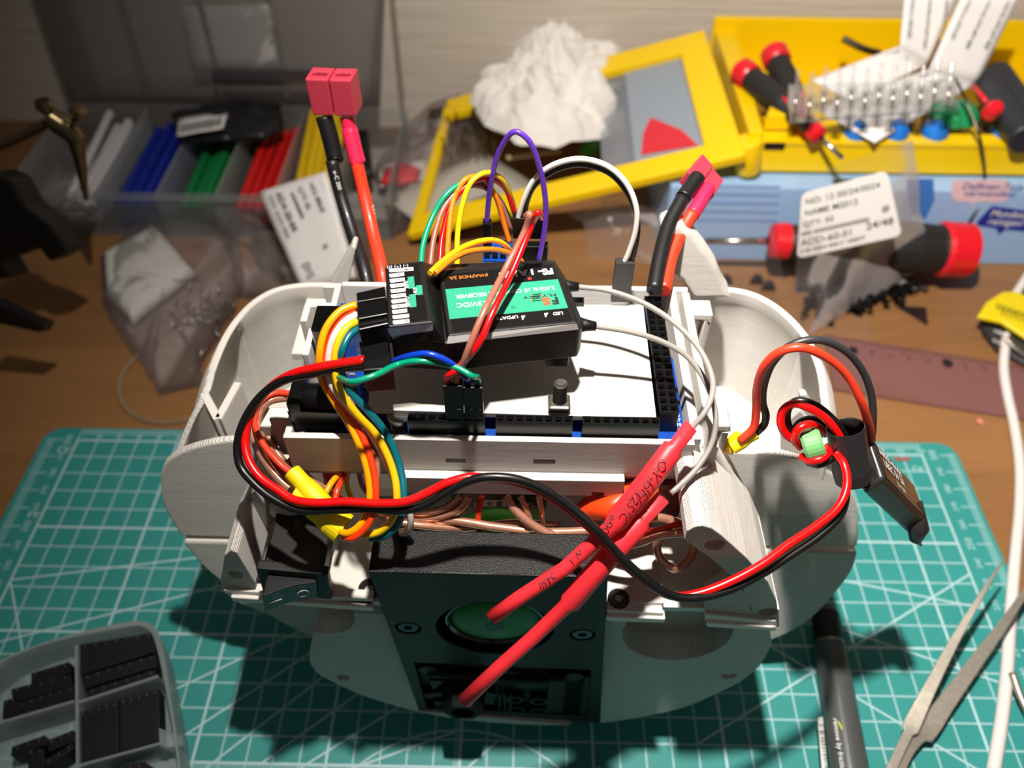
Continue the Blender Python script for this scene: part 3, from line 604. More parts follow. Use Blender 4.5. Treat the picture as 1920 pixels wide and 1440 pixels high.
hx8(blk_t, blk_b).build('raised_end', BLKM, rx, bevel=0.4)
mt = [Z(841, 629, zm), Z(1081, 605, zm), Z(1051, 520, zm), Z(1036, 492, zm), Z(822, 508, zm)]
mbm = MB(); mbt = [V((p.x, p.y, 177.6)) for p in (Z(838, 645, 177.6), Z(1087, 618, 177.6), Z(1059, 518, 177.6), Z(1040, 488, 177.6), Z(818, 503, 177.6))]
mbm.add(mt + mbt, [(0, 1, 2, 3, 4), (5, 9, 8, 7, 6)] + [(k, (k + 1) % 5, 5 + (k + 1) % 5, 5 + k) for k in range(5)], False); mbm.build('main_top', BLKM, rx, bevel=0.3)
SILV = M('silver_paint', (205, 203, 201), 0.4, 0.0, noise=0.5, nscale=3500)
def strip(q): MB().prism([p + V((0, -.5, .35)) for p in q], (0, .3, -.3)).build('silver_strip', SILV, rx)
strip([Z(727, 615, zt - .1), Z(812, 606, zt - .1), Z(812, 619, zt - 2.4), Z(733, 630, zt - 3.4)]); strip([Z(841, 630, zm - .1), Z(1081, 606, zm - .1), Z(1085, 617, zm - 2.0), Z(838, 644, zm - 2.0)])
def TM(x, y): return Z(x, y, zm + .05)
def TB(x, y): return Z(x, y, zt + .05)
LBG = M('label_green', (42, 152, 118), 0.45, noise=0.12, nscale=3000); LBK = M('label_black', (16, 15, 15), 0.3)
lab = MB().prism([TM(832, 515), TM(1034, 496), TM(1074, 600), TM(849, 622)], (0, 0, .06)).build('label', LBK, rx)
MB().prism([TM(835, 543), TM(1046, 524), TM(1065, 578), TM(843, 599)], (0, 0, .12)).build('label_field', LBG, lab)
xd = TM(840, 545) - TM(1046, 526); yd = TM(860, 600) - TM(850, 543)
def rt(s, size, x, y, al='LEFT', b=0.0, xs=1.0, T=TM): O = T(x, y); O.z += .14; return (s, size, O, xd, yd, al, b, xs)
text('label_print', [rt('FS-', 3.2, 1036, 504, b=.05), rt('A10B', 3.2, 988, 507, b=.05, xs=1.05), rt('2.4GHz 10 CHANNEL RECEIVER', 2.0, 1040, 537, b=.015, xs=.93), rt('4.0-6.5V/DC', 2.3, 855, 570, 'RIGHT', .01), rt('LED', 1.5, 1055, 585, b=.015), rt('UPDATE', 1.5, 971, 592, b=.015)], WPRINT, lab, 0.03)
text('label_print', [rt('i', 3.2, 999, 506, b=.05)], M('label_mark_pale', (224, 214, 208), .5), lab, 0.03)
dd = TM(993, 523); MB().lathe([(.55, 0), (.01, .03)], dd + V((0, 0, .15)), (0, 0, 1), 16).build('label_dot', M('label_red', (225, 40, 40), .5), lab)
text('label_print', [rt('AFHDS 2A', 1.7, 897, 515, b=.02), rt('(HA', 1.5, 915, 514, b=.02)], M('label_orange', (205, 110, 40), .5), lab, 0.03)
text('label_print', [rt('FLY SKY', 1.3, 1043, 551, b=.02, xs=1.9), rt('F', 3.6, 1046, 558, b=.05), rt('TD', 0.9, 967, 575, b=.01)], KPRINT, lab, 0.03)
text('label_print', [rt('S', 3.6, 1030, 559, b=.06, xs=1.2)] + [rt('-', 3.0, 1018 - i * 3, 556 + i * .3 + (k - 2) * 4, b=.0, xs=1.4) for i in range(6) for k in range(4)], M('label_rust', (186, 82, 40), .5), lab, 0.03)
for x, y in ((1024, 592), (981, 597)):
    a = TM(x - 4, y - 4); b = TM(x + 4, y - 5); c = TM(x - 1, y + 4); MB().prism([a, b, c], (0, 0, .12)).build('label_arrow', WPRINT, lab)
lab2 = MB().prism([TB(731, 501), TB(784, 494), TB(803, 598), TB(735, 608)], (0, 0, .06)).build('channel_label', LBK, rx)
rows = ['PPM/CH1', 'CH2', 'CH3', 'CH4', 'CH5', 'CH6', 'CH7', 'CH8', 'CH9', 'CH10', 'B/VCC']
tg = MB(); it = []; xb = TB(730, 555) - TB(765, 552)
for i, s in enumerate(rows):
    y = 504.5 + i * 9.75; x0 = 729 + i * .75; w_ = 46 if i == 0 else (28 if i < 9 else 31)
    tg.prism([TB(x0, y), TB(x0 + w_, y - 3.2), TB(x0 + w_ + .6, y + 3.2), TB(x0 + 3, y + 6.6), TB(x0 + 1, y + 5)], (0, 0, .1))
    O = TB(x0 + w_ - 3, y - 1.2); O.z += .13; it.append((s, 1.05, O, xb, TB(735, 600) - TB(733, 580), 'LEFT', .015, .95))
tg.build('channel_tag', WPRINT, lab2); text('channel_print', it, KPRINT, lab2, .03)
g2 = MB()
for q in ((764, 520, 12, 22), (767, 553, 12, 24), (780, 536, 11, 18)): x, y, a, b = q; g2.prism([TB(x, y), TB(x + a, y - 1.5), TB(x + a + 2, y + b - 1.5), TB(x + 2, y + b)], (0, 0, .1))
g2.build('channel_tag', LBG, lab2)
text('channel_print', [('SENS', 1.3, TB(766, 541) + V((0, 0, .13)), TB(764, 520) - TB(767, 541), TB(764, 530) - TB(776, 528), 'LEFT', .01), ('SERVO', 1.3, TB(769, 576) + V((0, 0, .13)), TB(767, 553) - TB(770, 576), TB(764, 530) - TB(776, 528), 'LEFT', .01), ('i-BUS', 1.2, TB(782, 553) + V((0, 0, .13)), TB(780, 536) - TB(782, 553), TB(764, 530) - TB(776, 528), 'LEFT', .01)], WPRINT, lab2, .03)
text('channel_print', [('(-) (+) (s)', 1.5, TB(766, 497) + V((0, 0, .13)), xb, TB(735, 600) - TB(733, 580), 'LEFT', .0)], WPRINT, lab2, .03)
# antennas with their strain reliefs
MB().tube([Z(1056, 536, 176), Z(1066, 537, 176), Z(1085, 538, 176)], lambda t: 2.0 - .8 * t, seg=16, sm=False).build('strain_relief', BLKM, rx)
MB().tube([Z(1088, 609, 173), Z(1100, 610, 173), Z(1118, 612, 173)], lambda t: 2.0 - .8 * t, seg=16, sm=False).build('strain_relief', BLKM, rx)
aw = [(1085, 538, 176), (1140, 545, 176), (1210, 570, 175), (1270, 610, 173), (1315, 660, 171), (1336, 712, 169), (1334, 745, 168), (1320, 775, 166), (1296, 803, 163)]
MB().tube([Z(*q) for q in aw], 0.75, seg=10).build('antenna_lead', W_GRY, rx)
aw2 = [(1118, 612, 173), (1180, 622, 172), (1240, 640, 170), (1290, 670, 167), (1325, 720, 163), (1342, 780, 158), (1335, 830, 153), (1305, 880, 149), (1258, 925, 146.5)]
MB().tube([Z(*q) for q in aw2], 0.75, seg=10).build('antenna_lead', W_GRY, rx)
def shrink(segs, d0, d1, ring=True):
    """stepped heat shrink tube: list of (px, py, radius) at even depth"""
    L = len(segs); mb = MB(); P = []; R = []; tot = [0]
    for i in range(1, L): tot.append(tot[-1] + sqrt((segs[i][0] - segs[i - 1][0]) ** 2 + (segs[i][1] - segs[i - 1][1]) ** 2))
    pts = [D(x, y, d0 + (d1 - d0) * t / tot[-1]) for (x, y, r), t in zip(segs, tot)]
    T = (pts[-1] - pts[0]).normalized(); u = V((0, 0, 1)) - T * T.z; u.normalize(); w_ = T.cross(u); seg = 24; vs = []
    rs = [r for _, _, r in segs]
    ring_pts = list(zip(pts, rs)); ring_pts.append((pts[-1], rs[-1] * .68)); ring_pts.append((pts[-1] - T * 4, rs[-1] * .62))
    for p, r in ring_pts:
        for k in range(seg): a = 2 * pi * k / seg; vs.append(p + (u * cos(a) + w_ * sin(a)) * r)
    fs = [(i * seg + k, i * seg + (k + 1) % seg, (i + 1) * seg + (k + 1) % seg, (i + 1) * seg + k) for i in range(len(ring_pts) - 1) for k in range(seg)]
    fs.append([(len(ring_pts) - 1) * seg + k for k in range(seg)]); fs.append([k for k in range(seg)][::-1])
    mb.add(vs, fs, True); return mb, pts
mb, P1 = shrink([(1296, 798, 1.95), (1266, 838, 1.95), (1261, 842, 2.9), (1215, 903, 3.0), (1157, 975, 3.0), (1144, 990, 2.1), (1060, 1065, 1.95), (975, 1120, 1.95), (922, 1158, 1.95)], 199, 212)
t1 = mb.build('antenna_sleeve', SHRINKR, rx)
mb, P2 = shrink([(1243, 932, 2.0), (1207, 972, 2.0), (1203, 977, 2.9), (1140, 1045, 3.05), (1070, 1128, 3.05), (1062, 1136, 2.1), (1000, 1195, 2.0), (940, 1248, 2.0), (871, 1313, 2.15)], 205, 221)
t2 = mb.build('antenna_sleeve', SHRINKR, rx)
def tubetext(s, xa, ya, xb_, yb_, d, r, size, parent, al='LEFT'):
    a = D(xa, ya, d); b = D(xb_, yb_, d); x = (a - b).normalized() * -1; n_ = (CAM - a).normalized(); x = (x - n_ * x.dot(n_)).normalized(); y = n_.cross(x)
    return (s, size, a + n_ * (r + .05) - y * size * .35, x, y, al, .0)
text('sleeve_print', [tubetext('OY-HFT', 1247, 862, 1207, 915, 200.5, 3.0, 3.1, t1), tubetext('125°C', 1200, 921, 1166, 965, 202.5, 3.0, 2.9, t1)], M('faded_ink', (88, 28, 34), .7), t1, 0.0)
text('sleeve_print', [tubetext('600V', 1152, 967, 1130, 994, 204.5, 2.6, 2.6, t1), tubetext('VW-1', 1100, 1024, 1040, 1078, 207, 1.95, 2.3, t1), tubetext('(Ø4.0)', 1048, 1072, 1005, 1103, 208.6, 1.95, 2.2, t1), tubetext('46', 1290, 806, 1270, 832, 199.5, 1.95, 2.4, t1)], M('faded_ink', (88, 28, 34), .7), t1, 0.0)
# plugs on the left of the receiver
def plug(q, z1, z0, name, label, mat=None, marks=None):
    t = [Z(x, y, z1) for x, y in q]; o = MB().prism(t, (0, 0, z0 - z1)).build(name, mat or BLK, bevel=.2); tag(o, label, 'connector'); return o
plug([(668, 549), (721, 537), (724, 557), (670, 566)], 183, 177, 'servo_plug', 'black servo plug with orange wires, uppermost at the receiver side')
plug([(669, 568), (724, 559), (727, 588), (672, 598)], 183, 177, 'servo_plug', 'black servo plug beside the channel tags, second from the top')
plug([(671, 601), (728, 590), (729, 606), (673, 618)], 182, 175, 'servo_plug', 'black servo plug with white yellow and teal wires by the receiver')
p_ = plug([(673, 641), (728, 630), (736, 690), (681, 694)], 176, 168, 'servo_plug', 'black power plug with thick red and black leads at the receiver corner')
# foam foot under the receiver
tag(MB().box(*(lambda a, b: (a.x, b.x, a.y, a.y + 5))(Z(1020, 680, 164), Z(1066, 680, 164)), 162.5, zb).build('pin_socket', BLK, bevel=.2), 'small black pin socket under the receiver right end', 'connector')

# ================================================================== jumper wires and their plugs
def dupont(x0, x1, yt, yy, zlo, zhi, n, label, group=None, mat=BLK):
    a = Y(x0, yt, yy); b = Y(x1, yt, yy); e = MB().box(a.x, b.x, yy, yy + 2.6, zlo, zhi)
    w_ = (b.x - a.x) / n
    for i in range(n):
        cx = a.x + w_ * (i + .5)
        e.box(cx - .25 * w_, cx + .25 * w_, yy - .12, yy, zlo + 1.0, zlo + 4.6)
    o = e.build('jumper_plug', mat, bevel=.12); tag(o, label, 'connector', group); return o
dupont(831, 867, 733, 40.2, 155, 168.5, 2, 'black two-pin jumper plug with red and brown wires in the front socket')
dupont(869, 905, 738, 40.2, 155, 168, 2, 'black two-pin jumper plug with blue and green wires in the front socket')
dupont(1155, 1191, 495, 87.2, 155, 170, 2, 'black two-pin jumper plug with white and black wires in the rear socket', mat=M('grey_black_plastic', (44, 44, 45), .45))
YB = 97.0
a = Y(962, 410, YB); b = Y(1022, 488, YB)
mbk = MB().box(a.x, b.x, YB, YB + 2.6, (a.z + b.z) / 2 + .3, a.z).box(a.x + 1, b.x + .6, YB - 3.2, YB - .4, b.z - 8, (a.z + b.z) / 2)
tag(mbk.build('jumper_plug', BLK, bevel=.15), 'stacked black jumper plugs under the purple wire behind the receiver', 'connector')
dupont(905, 921, 418, YB, Y(910, 492, YB).z, Y(910, 420, YB).z, 1, 'slim black jumper plug at the purple wire end behind the receiver')
bk = empty('sensor_breakout', Y(930, 500, 94), 'small blue breakout board with black pins behind the receiver', 'circuit board')
a = Y(905, 489, 94); b = Y(960, 500, 94); MB().box(a.x, b.x, 94, 104, b.z - 4, a.z).build('board', PCB, bk)
for i, x in enumerate((913, 928, 943)): p = Y(x, 484, 95); MB().box(p.x - .9, p.x + .9, 95, 97, p.z - 1.5, p.z + .8).cyl((p.x, 96, p.z), (p.x, 96, p.z + 3.5), .3, seg=8).build('pin', BLK, bk)
text('board_print', [(s, 1.5, Y(x, 497, 93.9), (1, 0, 0), (0, 0, 1), 'CENTER', .03) for s, x in (('INT', 913), ('SDA', 928), ('SCL', 943))], WPRINT, bk, .05)
J = 0.78
def arc(label, P, mat, r=J, group=None): return wire('jumper_wire', [Y(*q) for q in P], r, mat, label, 'wire', group)
arc('teal jumper wire arching behind the receiver, outermost of the left arcs', [(789, 500, 74), (793, 460, 80), (812, 405, 88), (840, 362, 93), (872, 342, 97), (905, 346, 101), (935, 372, 103), (955, 410, 104)], W_GRN)
arc('brown jumper wire in the arcs behind the receiver', [(806, 502, 76), (815, 440, 84), (835, 385, 91), (868, 352, 96), (905, 350, 100), (935, 375, 102), (957, 430, 102)], W_BRN)
arc('red jumper wire in the arcs behind the receiver', [(824, 500, 77), (830, 440, 85), (848, 380, 92), (880, 345, 97), (915, 335, 100), (945, 350, 102), (965, 400, 103)], W_RED)
arc('orange jumper wire in the arcs behind the receiver', [(838, 500, 78), (842, 430, 86), (852, 370, 93), (875, 335, 97), (905, 335, 100), (930, 370, 101), (942, 410, 101), (955, 455, 100)], W_ORG)
arc('yellow jumper wire crossing over the orange arc behind the receiver', [(857, 500, 79), (858, 440, 86), (868, 380, 92), (885, 340, 96), (912, 324, 99), (940, 335, 101), (958, 370, 103), (966, 405, 105)], W_YEL)
arc('purple jumper wire making the tallest arch behind the receiver', [(912, 440, 98), (914, 400, 99), (922, 335, 99), (938, 280, 99), (965, 247, 98), (990, 262, 97), (1012, 315, 96), (1023, 380, 95), (1021, 430, 94), (1010, 490, 92)], W_PUR)
arc('white jumper wire arching right behind the receiver', [(970, 415, 98), (982, 375, 98), (1003, 335, 98), (1040, 308, 97), (1090, 298, 96), (1140, 312, 94), (1175, 345, 92), (1193, 390, 90), (1192, 430, 89), (1180, 470, 88.6), (1167, 500, 88.5)], W_WHT)
arc('black jumper wire running beside the white arc behind the receiver', [(984, 410, 99), (988, 378, 99), (1005, 345, 99), (1045, 318, 98), (1090, 309, 97), (1140, 323, 95), (1170, 352, 93), (1192, 395, 91), (1196, 430, 90), (1190, 470, 89), (1181, 500, 88.6)], W_BLK)
arc('yellow jumper wire resting on the receiver back edge, upper of two', [(806, 512, 64), (830, 490, 70), (860, 468, 76), (890, 455, 80), (922, 450, 84), (945, 458, 87), (960, 476, 90), (968, 500, 90)], W_YEL)
arc('orange jumper wire resting on the receiver back edge below the yellow one', [(815, 513, 64), (845, 488, 70), (875, 473, 76), (905, 468, 80), (935, 469, 84), (962, 478, 87), (978, 490, 89), (982, 505, 90)], W_ORG)
def zw(label, P, mat, r=J, name='jumper_wire'): return wire(name, [q if isinstance(q, V) else Z(*q) for q in P], r, mat, label)
def inplug(x): return [V((Y(x, 730, 41.5).x, 41.5, 170)), V((Y(x, 730, 41.5).x, 41.5, 165))]
zw('brown jumper wire slanting across the receiver top', [(986, 405, 196), (993, 402, 198), (985, 430, 194), (950, 500, 188), (905, 590, 185), (880, 650, 180), (865, 690, 174), *inplug(858)], W_BRN, .85)
zw('red jumper wire slanting across the receiver top', [(1015, 408, 196), (1008, 399, 199), (998, 420, 195), (960, 510, 188), (922, 590, 185), (900, 640, 181), (868, 680, 175), (848, 700, 173), *inplug(840)], W_RED, .85)
zw('blue jumper wire bowing from under the receiver to the front socket', [(700, 705, 166), (730, 682, 173), (770, 667, 179), (805, 664, 181), (840, 678, 179), (864, 697, 175), (874, 708, 174), *inplug(879)], W_BLU)
zw('green jumper wire bowing below the blue one to the front socket', [(636, 708, 172), (665, 716, 179), (705, 703, 180), (745, 684, 177), (785, 677, 179), (830, 682, 178), (862, 692, 177), (884, 705, 176), *inplug(897)], W_GRN)
# ribbon curling over the left side
RB = [('amber servo wire, outermost of the bundle curling left of the receiver', W_AMB, 1.0, [(668, 572, 180), (640, 582, 180), (612, 615, 178), (600, 660, 174), (602, 705, 168), (625, 750, 162), (655, 795, 157), (680, 850, 152), (693, 905, 147), (692, 950, 143), (675, 985, 140), (650, 1000, 138), (632, 992, 137)]),
      ('orange red servo wire beside the amber one left of the receiver', W_RO, .9, [(668, 585, 179), (640, 602, 178), (617, 640, 175), (609, 680, 171), (618, 725, 166), (650, 770, 160), (680, 820, 155), (700, 880, 150), (705, 930, 146), (695, 975, 142), (665, 1008, 138), (645, 1008, 136)]),
      ('white servo wire with black dashes in the bundle left of the receiver', W_WHT, .95, [(670, 590, 179), (645, 605, 179), (625, 635, 177), (616, 680, 172), (622, 722, 167), (655, 765, 161), (690, 805, 156), (718, 850, 150), (740, 900, 144), (760, 940, 138), (770, 975, 132), (764, 998, 126), (752, 1000, 122)]),
      ('yellow servo wire making the inner loop left of the receiver', W_YEL, 1.0, [(670, 603, 179), (650, 615, 179), (633, 645, 177), (628, 685, 173), (637, 730, 168), (668, 775, 162), (705, 815, 156), (733, 870, 150), (744, 920, 146), (740, 965, 142), (715, 995, 138), (685, 1003, 136), (672, 998, 134)]),
      ('teal servo wire, innermost of the bundle left of the receiver', W_TEAL, 1.0, [(672, 617, 178), (655, 630, 178), (641, 660, 176), (640, 695, 170), (655, 732, 165), (690, 770, 160), (725, 815, 154), (748, 870, 148), (757, 925, 144), (750, 975, 140), (725, 1003, 136), (695, 1010, 134)]),
      ('brown servo wire hanging behind the amber wire at the tray front', W_BRN, .85, [(640, 700, 160), (660, 760, 156), (690, 815, 152), (706, 865, 148), (704, 910, 144), (690, 950, 138)]),
      ('amber wire stub rising from the yellow sleeves', W_AMB, .9, [(605, 935, 132), (622, 905, 133), (640, 885, 131), (655, 870, 126)]),
      ('orange red wire stub rising from the yellow sleeves', W_RO, .9, [(628, 938, 132), (634, 915, 133), (648, 892, 131), (662, 872, 126)])]
for lb, mt_, r, P in RB: zw(lb, P, mt_, r, 'servo_wire')
# long red and black pair around the front
blackP = [(686, 687, 198), (640, 690, 199), (590, 700, 200), (535, 712, 203), (490, 742, 206), (460, 785, 208), (446, 830, 209), (450, 872, 209), (475, 905, 208), (512, 935, 207), (560, 956, 206), (620, 956, 205), (690, 954, 204), (745, 957, 203), (790, 950, 202), (830, 928, 201), (870, 905, 200), (910, 895, 199), (960, 897, 199), (1010, 913, 200), (1065, 947, 201), (1120, 995, 201), (1175, 1055, 202), (1225, 1097, 203), (1265, 1118, 204), (1310, 1121, 205), (1370, 1106, 207), (1430, 1075, 209), (1485, 1040, 211), (1540, 1002, 213), (1577, 962, 215), (1586, 920, 217), (1579, 880, 219), (1565, 855, 220)]
redP = [(684, 675, 197), (640, 681, 198), (590, 690, 199), (540, 705, 203), (498, 735, 207.5), (470, 778, 209), (460, 825, 209), (466, 862, 208), (488, 895, 207), (520, 918, 206), (548, 936, 205), (590, 943, 204), (650, 941, 203), (710, 944, 202), (760, 941, 201), (800, 925, 201), (840, 905, 200.6), (880, 895, 200.6), (915, 896, 201), (960, 902, 201.5), (1010, 920, 202), (1065, 955, 203), (1120, 1004, 204), (1175, 1062, 204), (1225, 1101, 205), (1265, 1118, 206.5), (1312, 1112, 206), (1370, 1090, 206), (1430, 1057, 207), (1480, 1020, 209), (1530, 987, 211), (1572, 950, 213), (1588, 910, 215), (1582, 870, 218), (1566, 848, 219)]
wire('power_lead', [D(*q) for q in blackP], 1.15, W_BLK, 'long thick black lead looping round the front of the robot', 'wire')
wire('power_lead', [D(*q) for q in redP], 1.15, W_RED, 'long thick red lead looping round the front of the robot', 'wire')
# yellow shrink sleeves at the left
def sleeve(label, a, b, r0, r1, mat, hollow=True, seg=24, name='heat_shrink_sleeve', sub=.7):
    a = V(a); b = V(b); ax = (b - a).normalized(); L = (b - a).length
    mb = MB(); mb.lathe([(r0 * .55, .01), (r0, 0), (r0, L * .3), ((r0 + r1) / 2, L * .45), (r1, L * .6), (r1, L), (r1 - sub, L), (r1 - sub - .3, L - 6), (.01, L - 6)], a, ax, seg)
    o = mb.build(name, mat); tag(o, label, 'sleeve'); return o
sleeve('slim yellow heat-shrink sleeve running down from the copper wires', D(548, 885, 214), D(607, 950, 211), 2.4, 3.0, SHRINKY)
sleeve('short yellow heat-shrink sleeve behind the red lead', D(556, 928, 213), D(600, 948, 211.5), 2.9, 3.2, SHRINKY)
sleeve('wide yellow heat-shrink sleeve with an open torn mouth above the switch', D(590, 950, 212), D(644, 992, 212), 3.4, 4.3, SHRINKY)
# clear speaker wire
CW = [([(548, 738, 146), (515, 737, 146), (487, 755, 146), (478, 790, 146), (492, 830, 145), (525, 870, 143), (550, 890, 141)], W_SIL, .9, 'red cored clear wire from the power jack past the tray corner'),
      ([(540, 745, 144), (505, 752, 144), (486, 775, 144), (486, 810, 142), (510, 850, 140), (552, 895, 138)], COPPER, 1.25, 'copper speaker wire bending around the tray corner, upper strand'),
      ([(490, 752, 143), (474, 780, 143), (474, 815, 142), (492, 855, 140), (525, 900, 137), (560, 930, 134)], COPPER, 1.3, 'copper speaker wire in the left bundle, outermost strand'),
      ([(498, 765, 141), (482, 800, 141), (492, 840, 140), (520, 885, 137), (550, 920, 135)], COPPER, 1.2, 'copper speaker wire in the left bundle, middle strand'),
      ([(505, 775, 140), (500, 810, 140), (520, 850, 138), (560, 900, 134), (610, 940, 128)], COPPER, 1.2, 'copper speaker wire in the left bundle, innermost strand'),
      ([(494, 790, 138), (500, 830, 137), (530, 875, 135), (570, 925, 132)], COPPER, 1.2, 'copper speaker wire bending around the tray corner, lower strand'),
      ([(540, 862, 134), (590, 905, 130), (640, 935, 124), (700, 960, 118), (750, 975, 112)], COPPER, 1.2, 'copper speaker wire disappearing under the front wall'),
      ([(700, 1000, 112), (780, 978, 114), (850, 976, 116), (930, 988, 116), (1020, 997, 116), (1110, 995, 118), (1180, 990, 120)], COPPER, 1.3, 'copper speaker wire lying straight behind the black block'),
      ([(722, 975, 118), (790, 985, 116), (870, 990, 113), (960, 980, 112), (1050, 985, 112)], COPPER, 1.1, 'dull copper speaker wire below the straight one'),
      ([(948, 930, 124), (965, 955, 122), (1000, 985, 119), (1050, 1008, 116), (1110, 1020, 114)], COPPER, 1.3, 'copper speaker wire falling right from the terminal opening'),
      ([(975, 930, 124), (985, 950, 122), (995, 980, 116), (1005, 1010, 108)], COPPER, 1.0, 'thin copper speaker wire dropping from the terminal opening'),
      ([(1010, 930, 124), (1016, 960, 119), (1020, 1000, 110)], COPPER, .9, 'vertical copper speaker wire at the right end of the terminals'),
      ([(880, 930, 124), (860, 955, 120), (800, 972, 116), (730, 970, 114)], COPPER, 1.3, 'copper speaker wire sweeping left from the terminals'),
      ([(865, 930, 124), (840, 950, 121), (790, 962, 118), (735, 958, 116)], COPPER, 1.1, 'upper copper speaker wire sweeping left from the terminals'),
      ([(1120, 1000, 116), (1180, 985, 118), (1230, 970, 119), (1280, 985, 116), (1300, 1010, 112), (1295, 1045, 109), (1268, 1066, 108), (1240, 1050, 109), (1232, 1020, 112), (1250, 998, 116), (1290, 992, 118)], COPPER, 1.3, 'copper speaker wire coiled in a loop beside the right clip'),
      ([(1110, 1015, 118), (1180, 1022, 120), (1240, 1003, 122), (1290, 1000, 122)], COPPER, 1.3, 'copper speaker wire crossing behind the lower red sleeve'),
      ([(1150, 985, 122), (1210, 998, 122), (1280, 980, 122)], W_SIL, .9, 'red cored clear wire behind the lower red sleeve'),
      ([(905, 925, 124), (898, 955, 120), (897, 990, 114), (905, 1012, 110)], W_SIL, .95, 'red cored clear wire dropping from the terminal opening'),
      ([(760, 985, 112), (800, 1000, 108), (850, 1002, 106), (880, 985, 106)], W_WHT, .9, 'white wire low behind the black block'),
      ([(960, 975, 108), (950, 990, 106), (935, 1015, 104)], W_AMB, .9, 'short amber wire over the green part'),
      ([(975, 978, 108), (965, 992, 106), (950, 1018, 104)], W_RO, .9, 'short orange red wire over the green part'),
      ([(700, 960, 112), (740, 985, 108), (775, 1010, 104)], W_SIL, .9, 'red wire slanting down behind the white servo wire'),
      ([(655, 875, 122), (650, 910, 118), (665, 945, 112)], W_YEL, .8, 'thin yellow wire under the tray left end'),
      ([(672, 880, 120), (680, 910, 116), (705, 940, 110)], W_BRN, .9, 'thin brown wire under the tray left end')]
for P, mt_, r, lb in CW: wire('speaker_wire' if mt_ is COPPER else 'hookup_wire', [Z(*q) for q in P], r, mt_, lb, 'wire')
# terminal block and other parts inside
tbk = empty('terminal_block', Y(935, 940, 41), 'black terminal block marked with plus and B under the tray front', 'terminal block')
a = Y(846, 926, 40); b = Y(1024, 953, 40); MB().box(a.x, b.x, 40, 48, b.z, a.z).build('terminal_housing', BLKM, tbk)
w0 = Y(905, 937, 39.8); w1 = Y(948, 950, 39.8); tb_ = MB().box(w0.x, w1.x, 39.8, 40.2, w1.z, w0.z).build('marking_strip', M('pale_marking', (200, 196, 184), .6), tbk)
text('terminal_print', [('+ B', 3.4, Y(912, 949, 39.7), (1, 0, 0), (0, 0, 1), 'LEFT', .03)], KPRINT, tbk, .05); text('terminal_print', [('IN 1A', 3.2, Y(860, 949, 39.9), (1, 0, 0), (0, 0, 1), 'LEFT', .0), ('T-', 3.0, Y(985, 951, 39.9), (1, 0, 0), (0, 0, 1), 'LEFT', .0)], WPRINT, tbk, .05)
tag(MB().tube([Z(880, 1000, 98), Z(930, 988, 99), Z(1000, 1000, 98)], 6.5, seg=20, flat=.7).build('green_component', M('green_shrink', (60, 190, 20), .4)), 'bright green wrapped part low behind the black block', 'component')
tag(MB().box(*(lambda a, b: (a.x, b.x))(Y(1160, 880, 42), Y(1296, 880, 42)), 40, 52, 104, 129).build('battery_pack', M('dark_red_film', (120, 12, 14), .3), bevel=1.5), 'dark red wrapped battery under the tray right end', 'battery')
tag(MB().tube([Z(1085, 968, 118), Z(1110, 952, 122), Z(1150, 950, 126), Z(1190, 925, 128), Z(1235, 925, 129)], lambda t: 4.2 - abs(t - .5) * 2, seg=12).build('battery_tab', M('orange_tape', (240, 70, 22), .35)), 'crumpled orange tape over the battery leads behind the red sleeves', 'tape')
tag(MB().tube([Y(618, 872, 46), Y(622, 905, 46)], 2.5, seg=10).build('hookup_wire', W_RED), 'short thick dark red lead behind the amber stub', 'wire')

# ================================================================== battery connectors standing behind
PK = M('pink_plastic', (182, 50, 70), .5)
lcn = empty('battery_connector', Y(620, 185, 150), 'pink two-way battery connector raised on its leads, the taller on the left', 'connector')
yo = V((1.4, 7.0, 0.6)); F = [Y(571, 148, 146), Y(614, 150, 146), Y(625, 217.5, 146), Y(586, 217, 146)]
G = [Y(616, 150, 146), Y(657, 151, 146), Y(668, 219, 146), Y(627, 218, 146)]
for q in (F, G):
    half = MB().prism(q, yo).build('connector_half', PK, lcn, bevel=.5)
    c = sum(q, V()) / 4; ctr = (q[0] + q[1]) / 2 + yo * .5; ud = (q[0] - q[3]).normalized(); xx = (q[1] - q[0]).normalized(); yy = yo.normalized()
    cut(half, [MB().obox(ctr, xx, yy, ud, 4.6, 1.9, 6)])
MB().tube([Y(608, 218, 149), Y(617, 250, 147), Y(628, 295, 144), Y(629, 302, 143)], lambda t: 2.9 if t < .9 else 2.6, seg=16).build('shrink_sleeve', M('black_shrink', (18, 18, 19), .45), lcn)
MB().tube([Y(622, 300, 143), Y(640, 370, 137), Y(662, 440, 127), Y(684, 510, 113), Y(694, 560, 106)], 2.25, seg=16).build('black_lead', W_SILK, lcn)
MB().tube([Y(651, 219, 149), Y(655, 240, 148), Y(664, 280, 145), Y(671, 306, 143)], lambda t: 2.4 if t < .35 else 2.75, seg=16).build('shrink_sleeve', SHRINKP, lcn)
MB().tube([Y(668, 300, 143), Y(684, 370, 137), Y(700, 440, 127), Y(716, 510, 113), Y(722, 560, 106)], 2.15, seg=16).build('red_lead', W_SIL, lcn)
def txt_along(s, a, b, r, size, mat, par, xs=1.0):
    x = (b - a).normalized(); n_ = (CAM - a).normalized(); x = (x - n_ * x.dot(n_)).normalized(); y = n_.cross(x); text('lead_print', [(s, size, a + n_ * (r + .08) - y * size * .35, x, y, 'LEFT', 0, xs)], mat, par, 0)
txt_along('2000pC', Y(696, 384, 136), Y(712, 470, 120), 2.2, 2.4, M('pale_ink', (235, 190, 160), .6), lcn); txt_along('o-C 200', Y(628, 320, 140), Y(655, 420, 130), 2.2, 1.9, WPRINT, lcn)
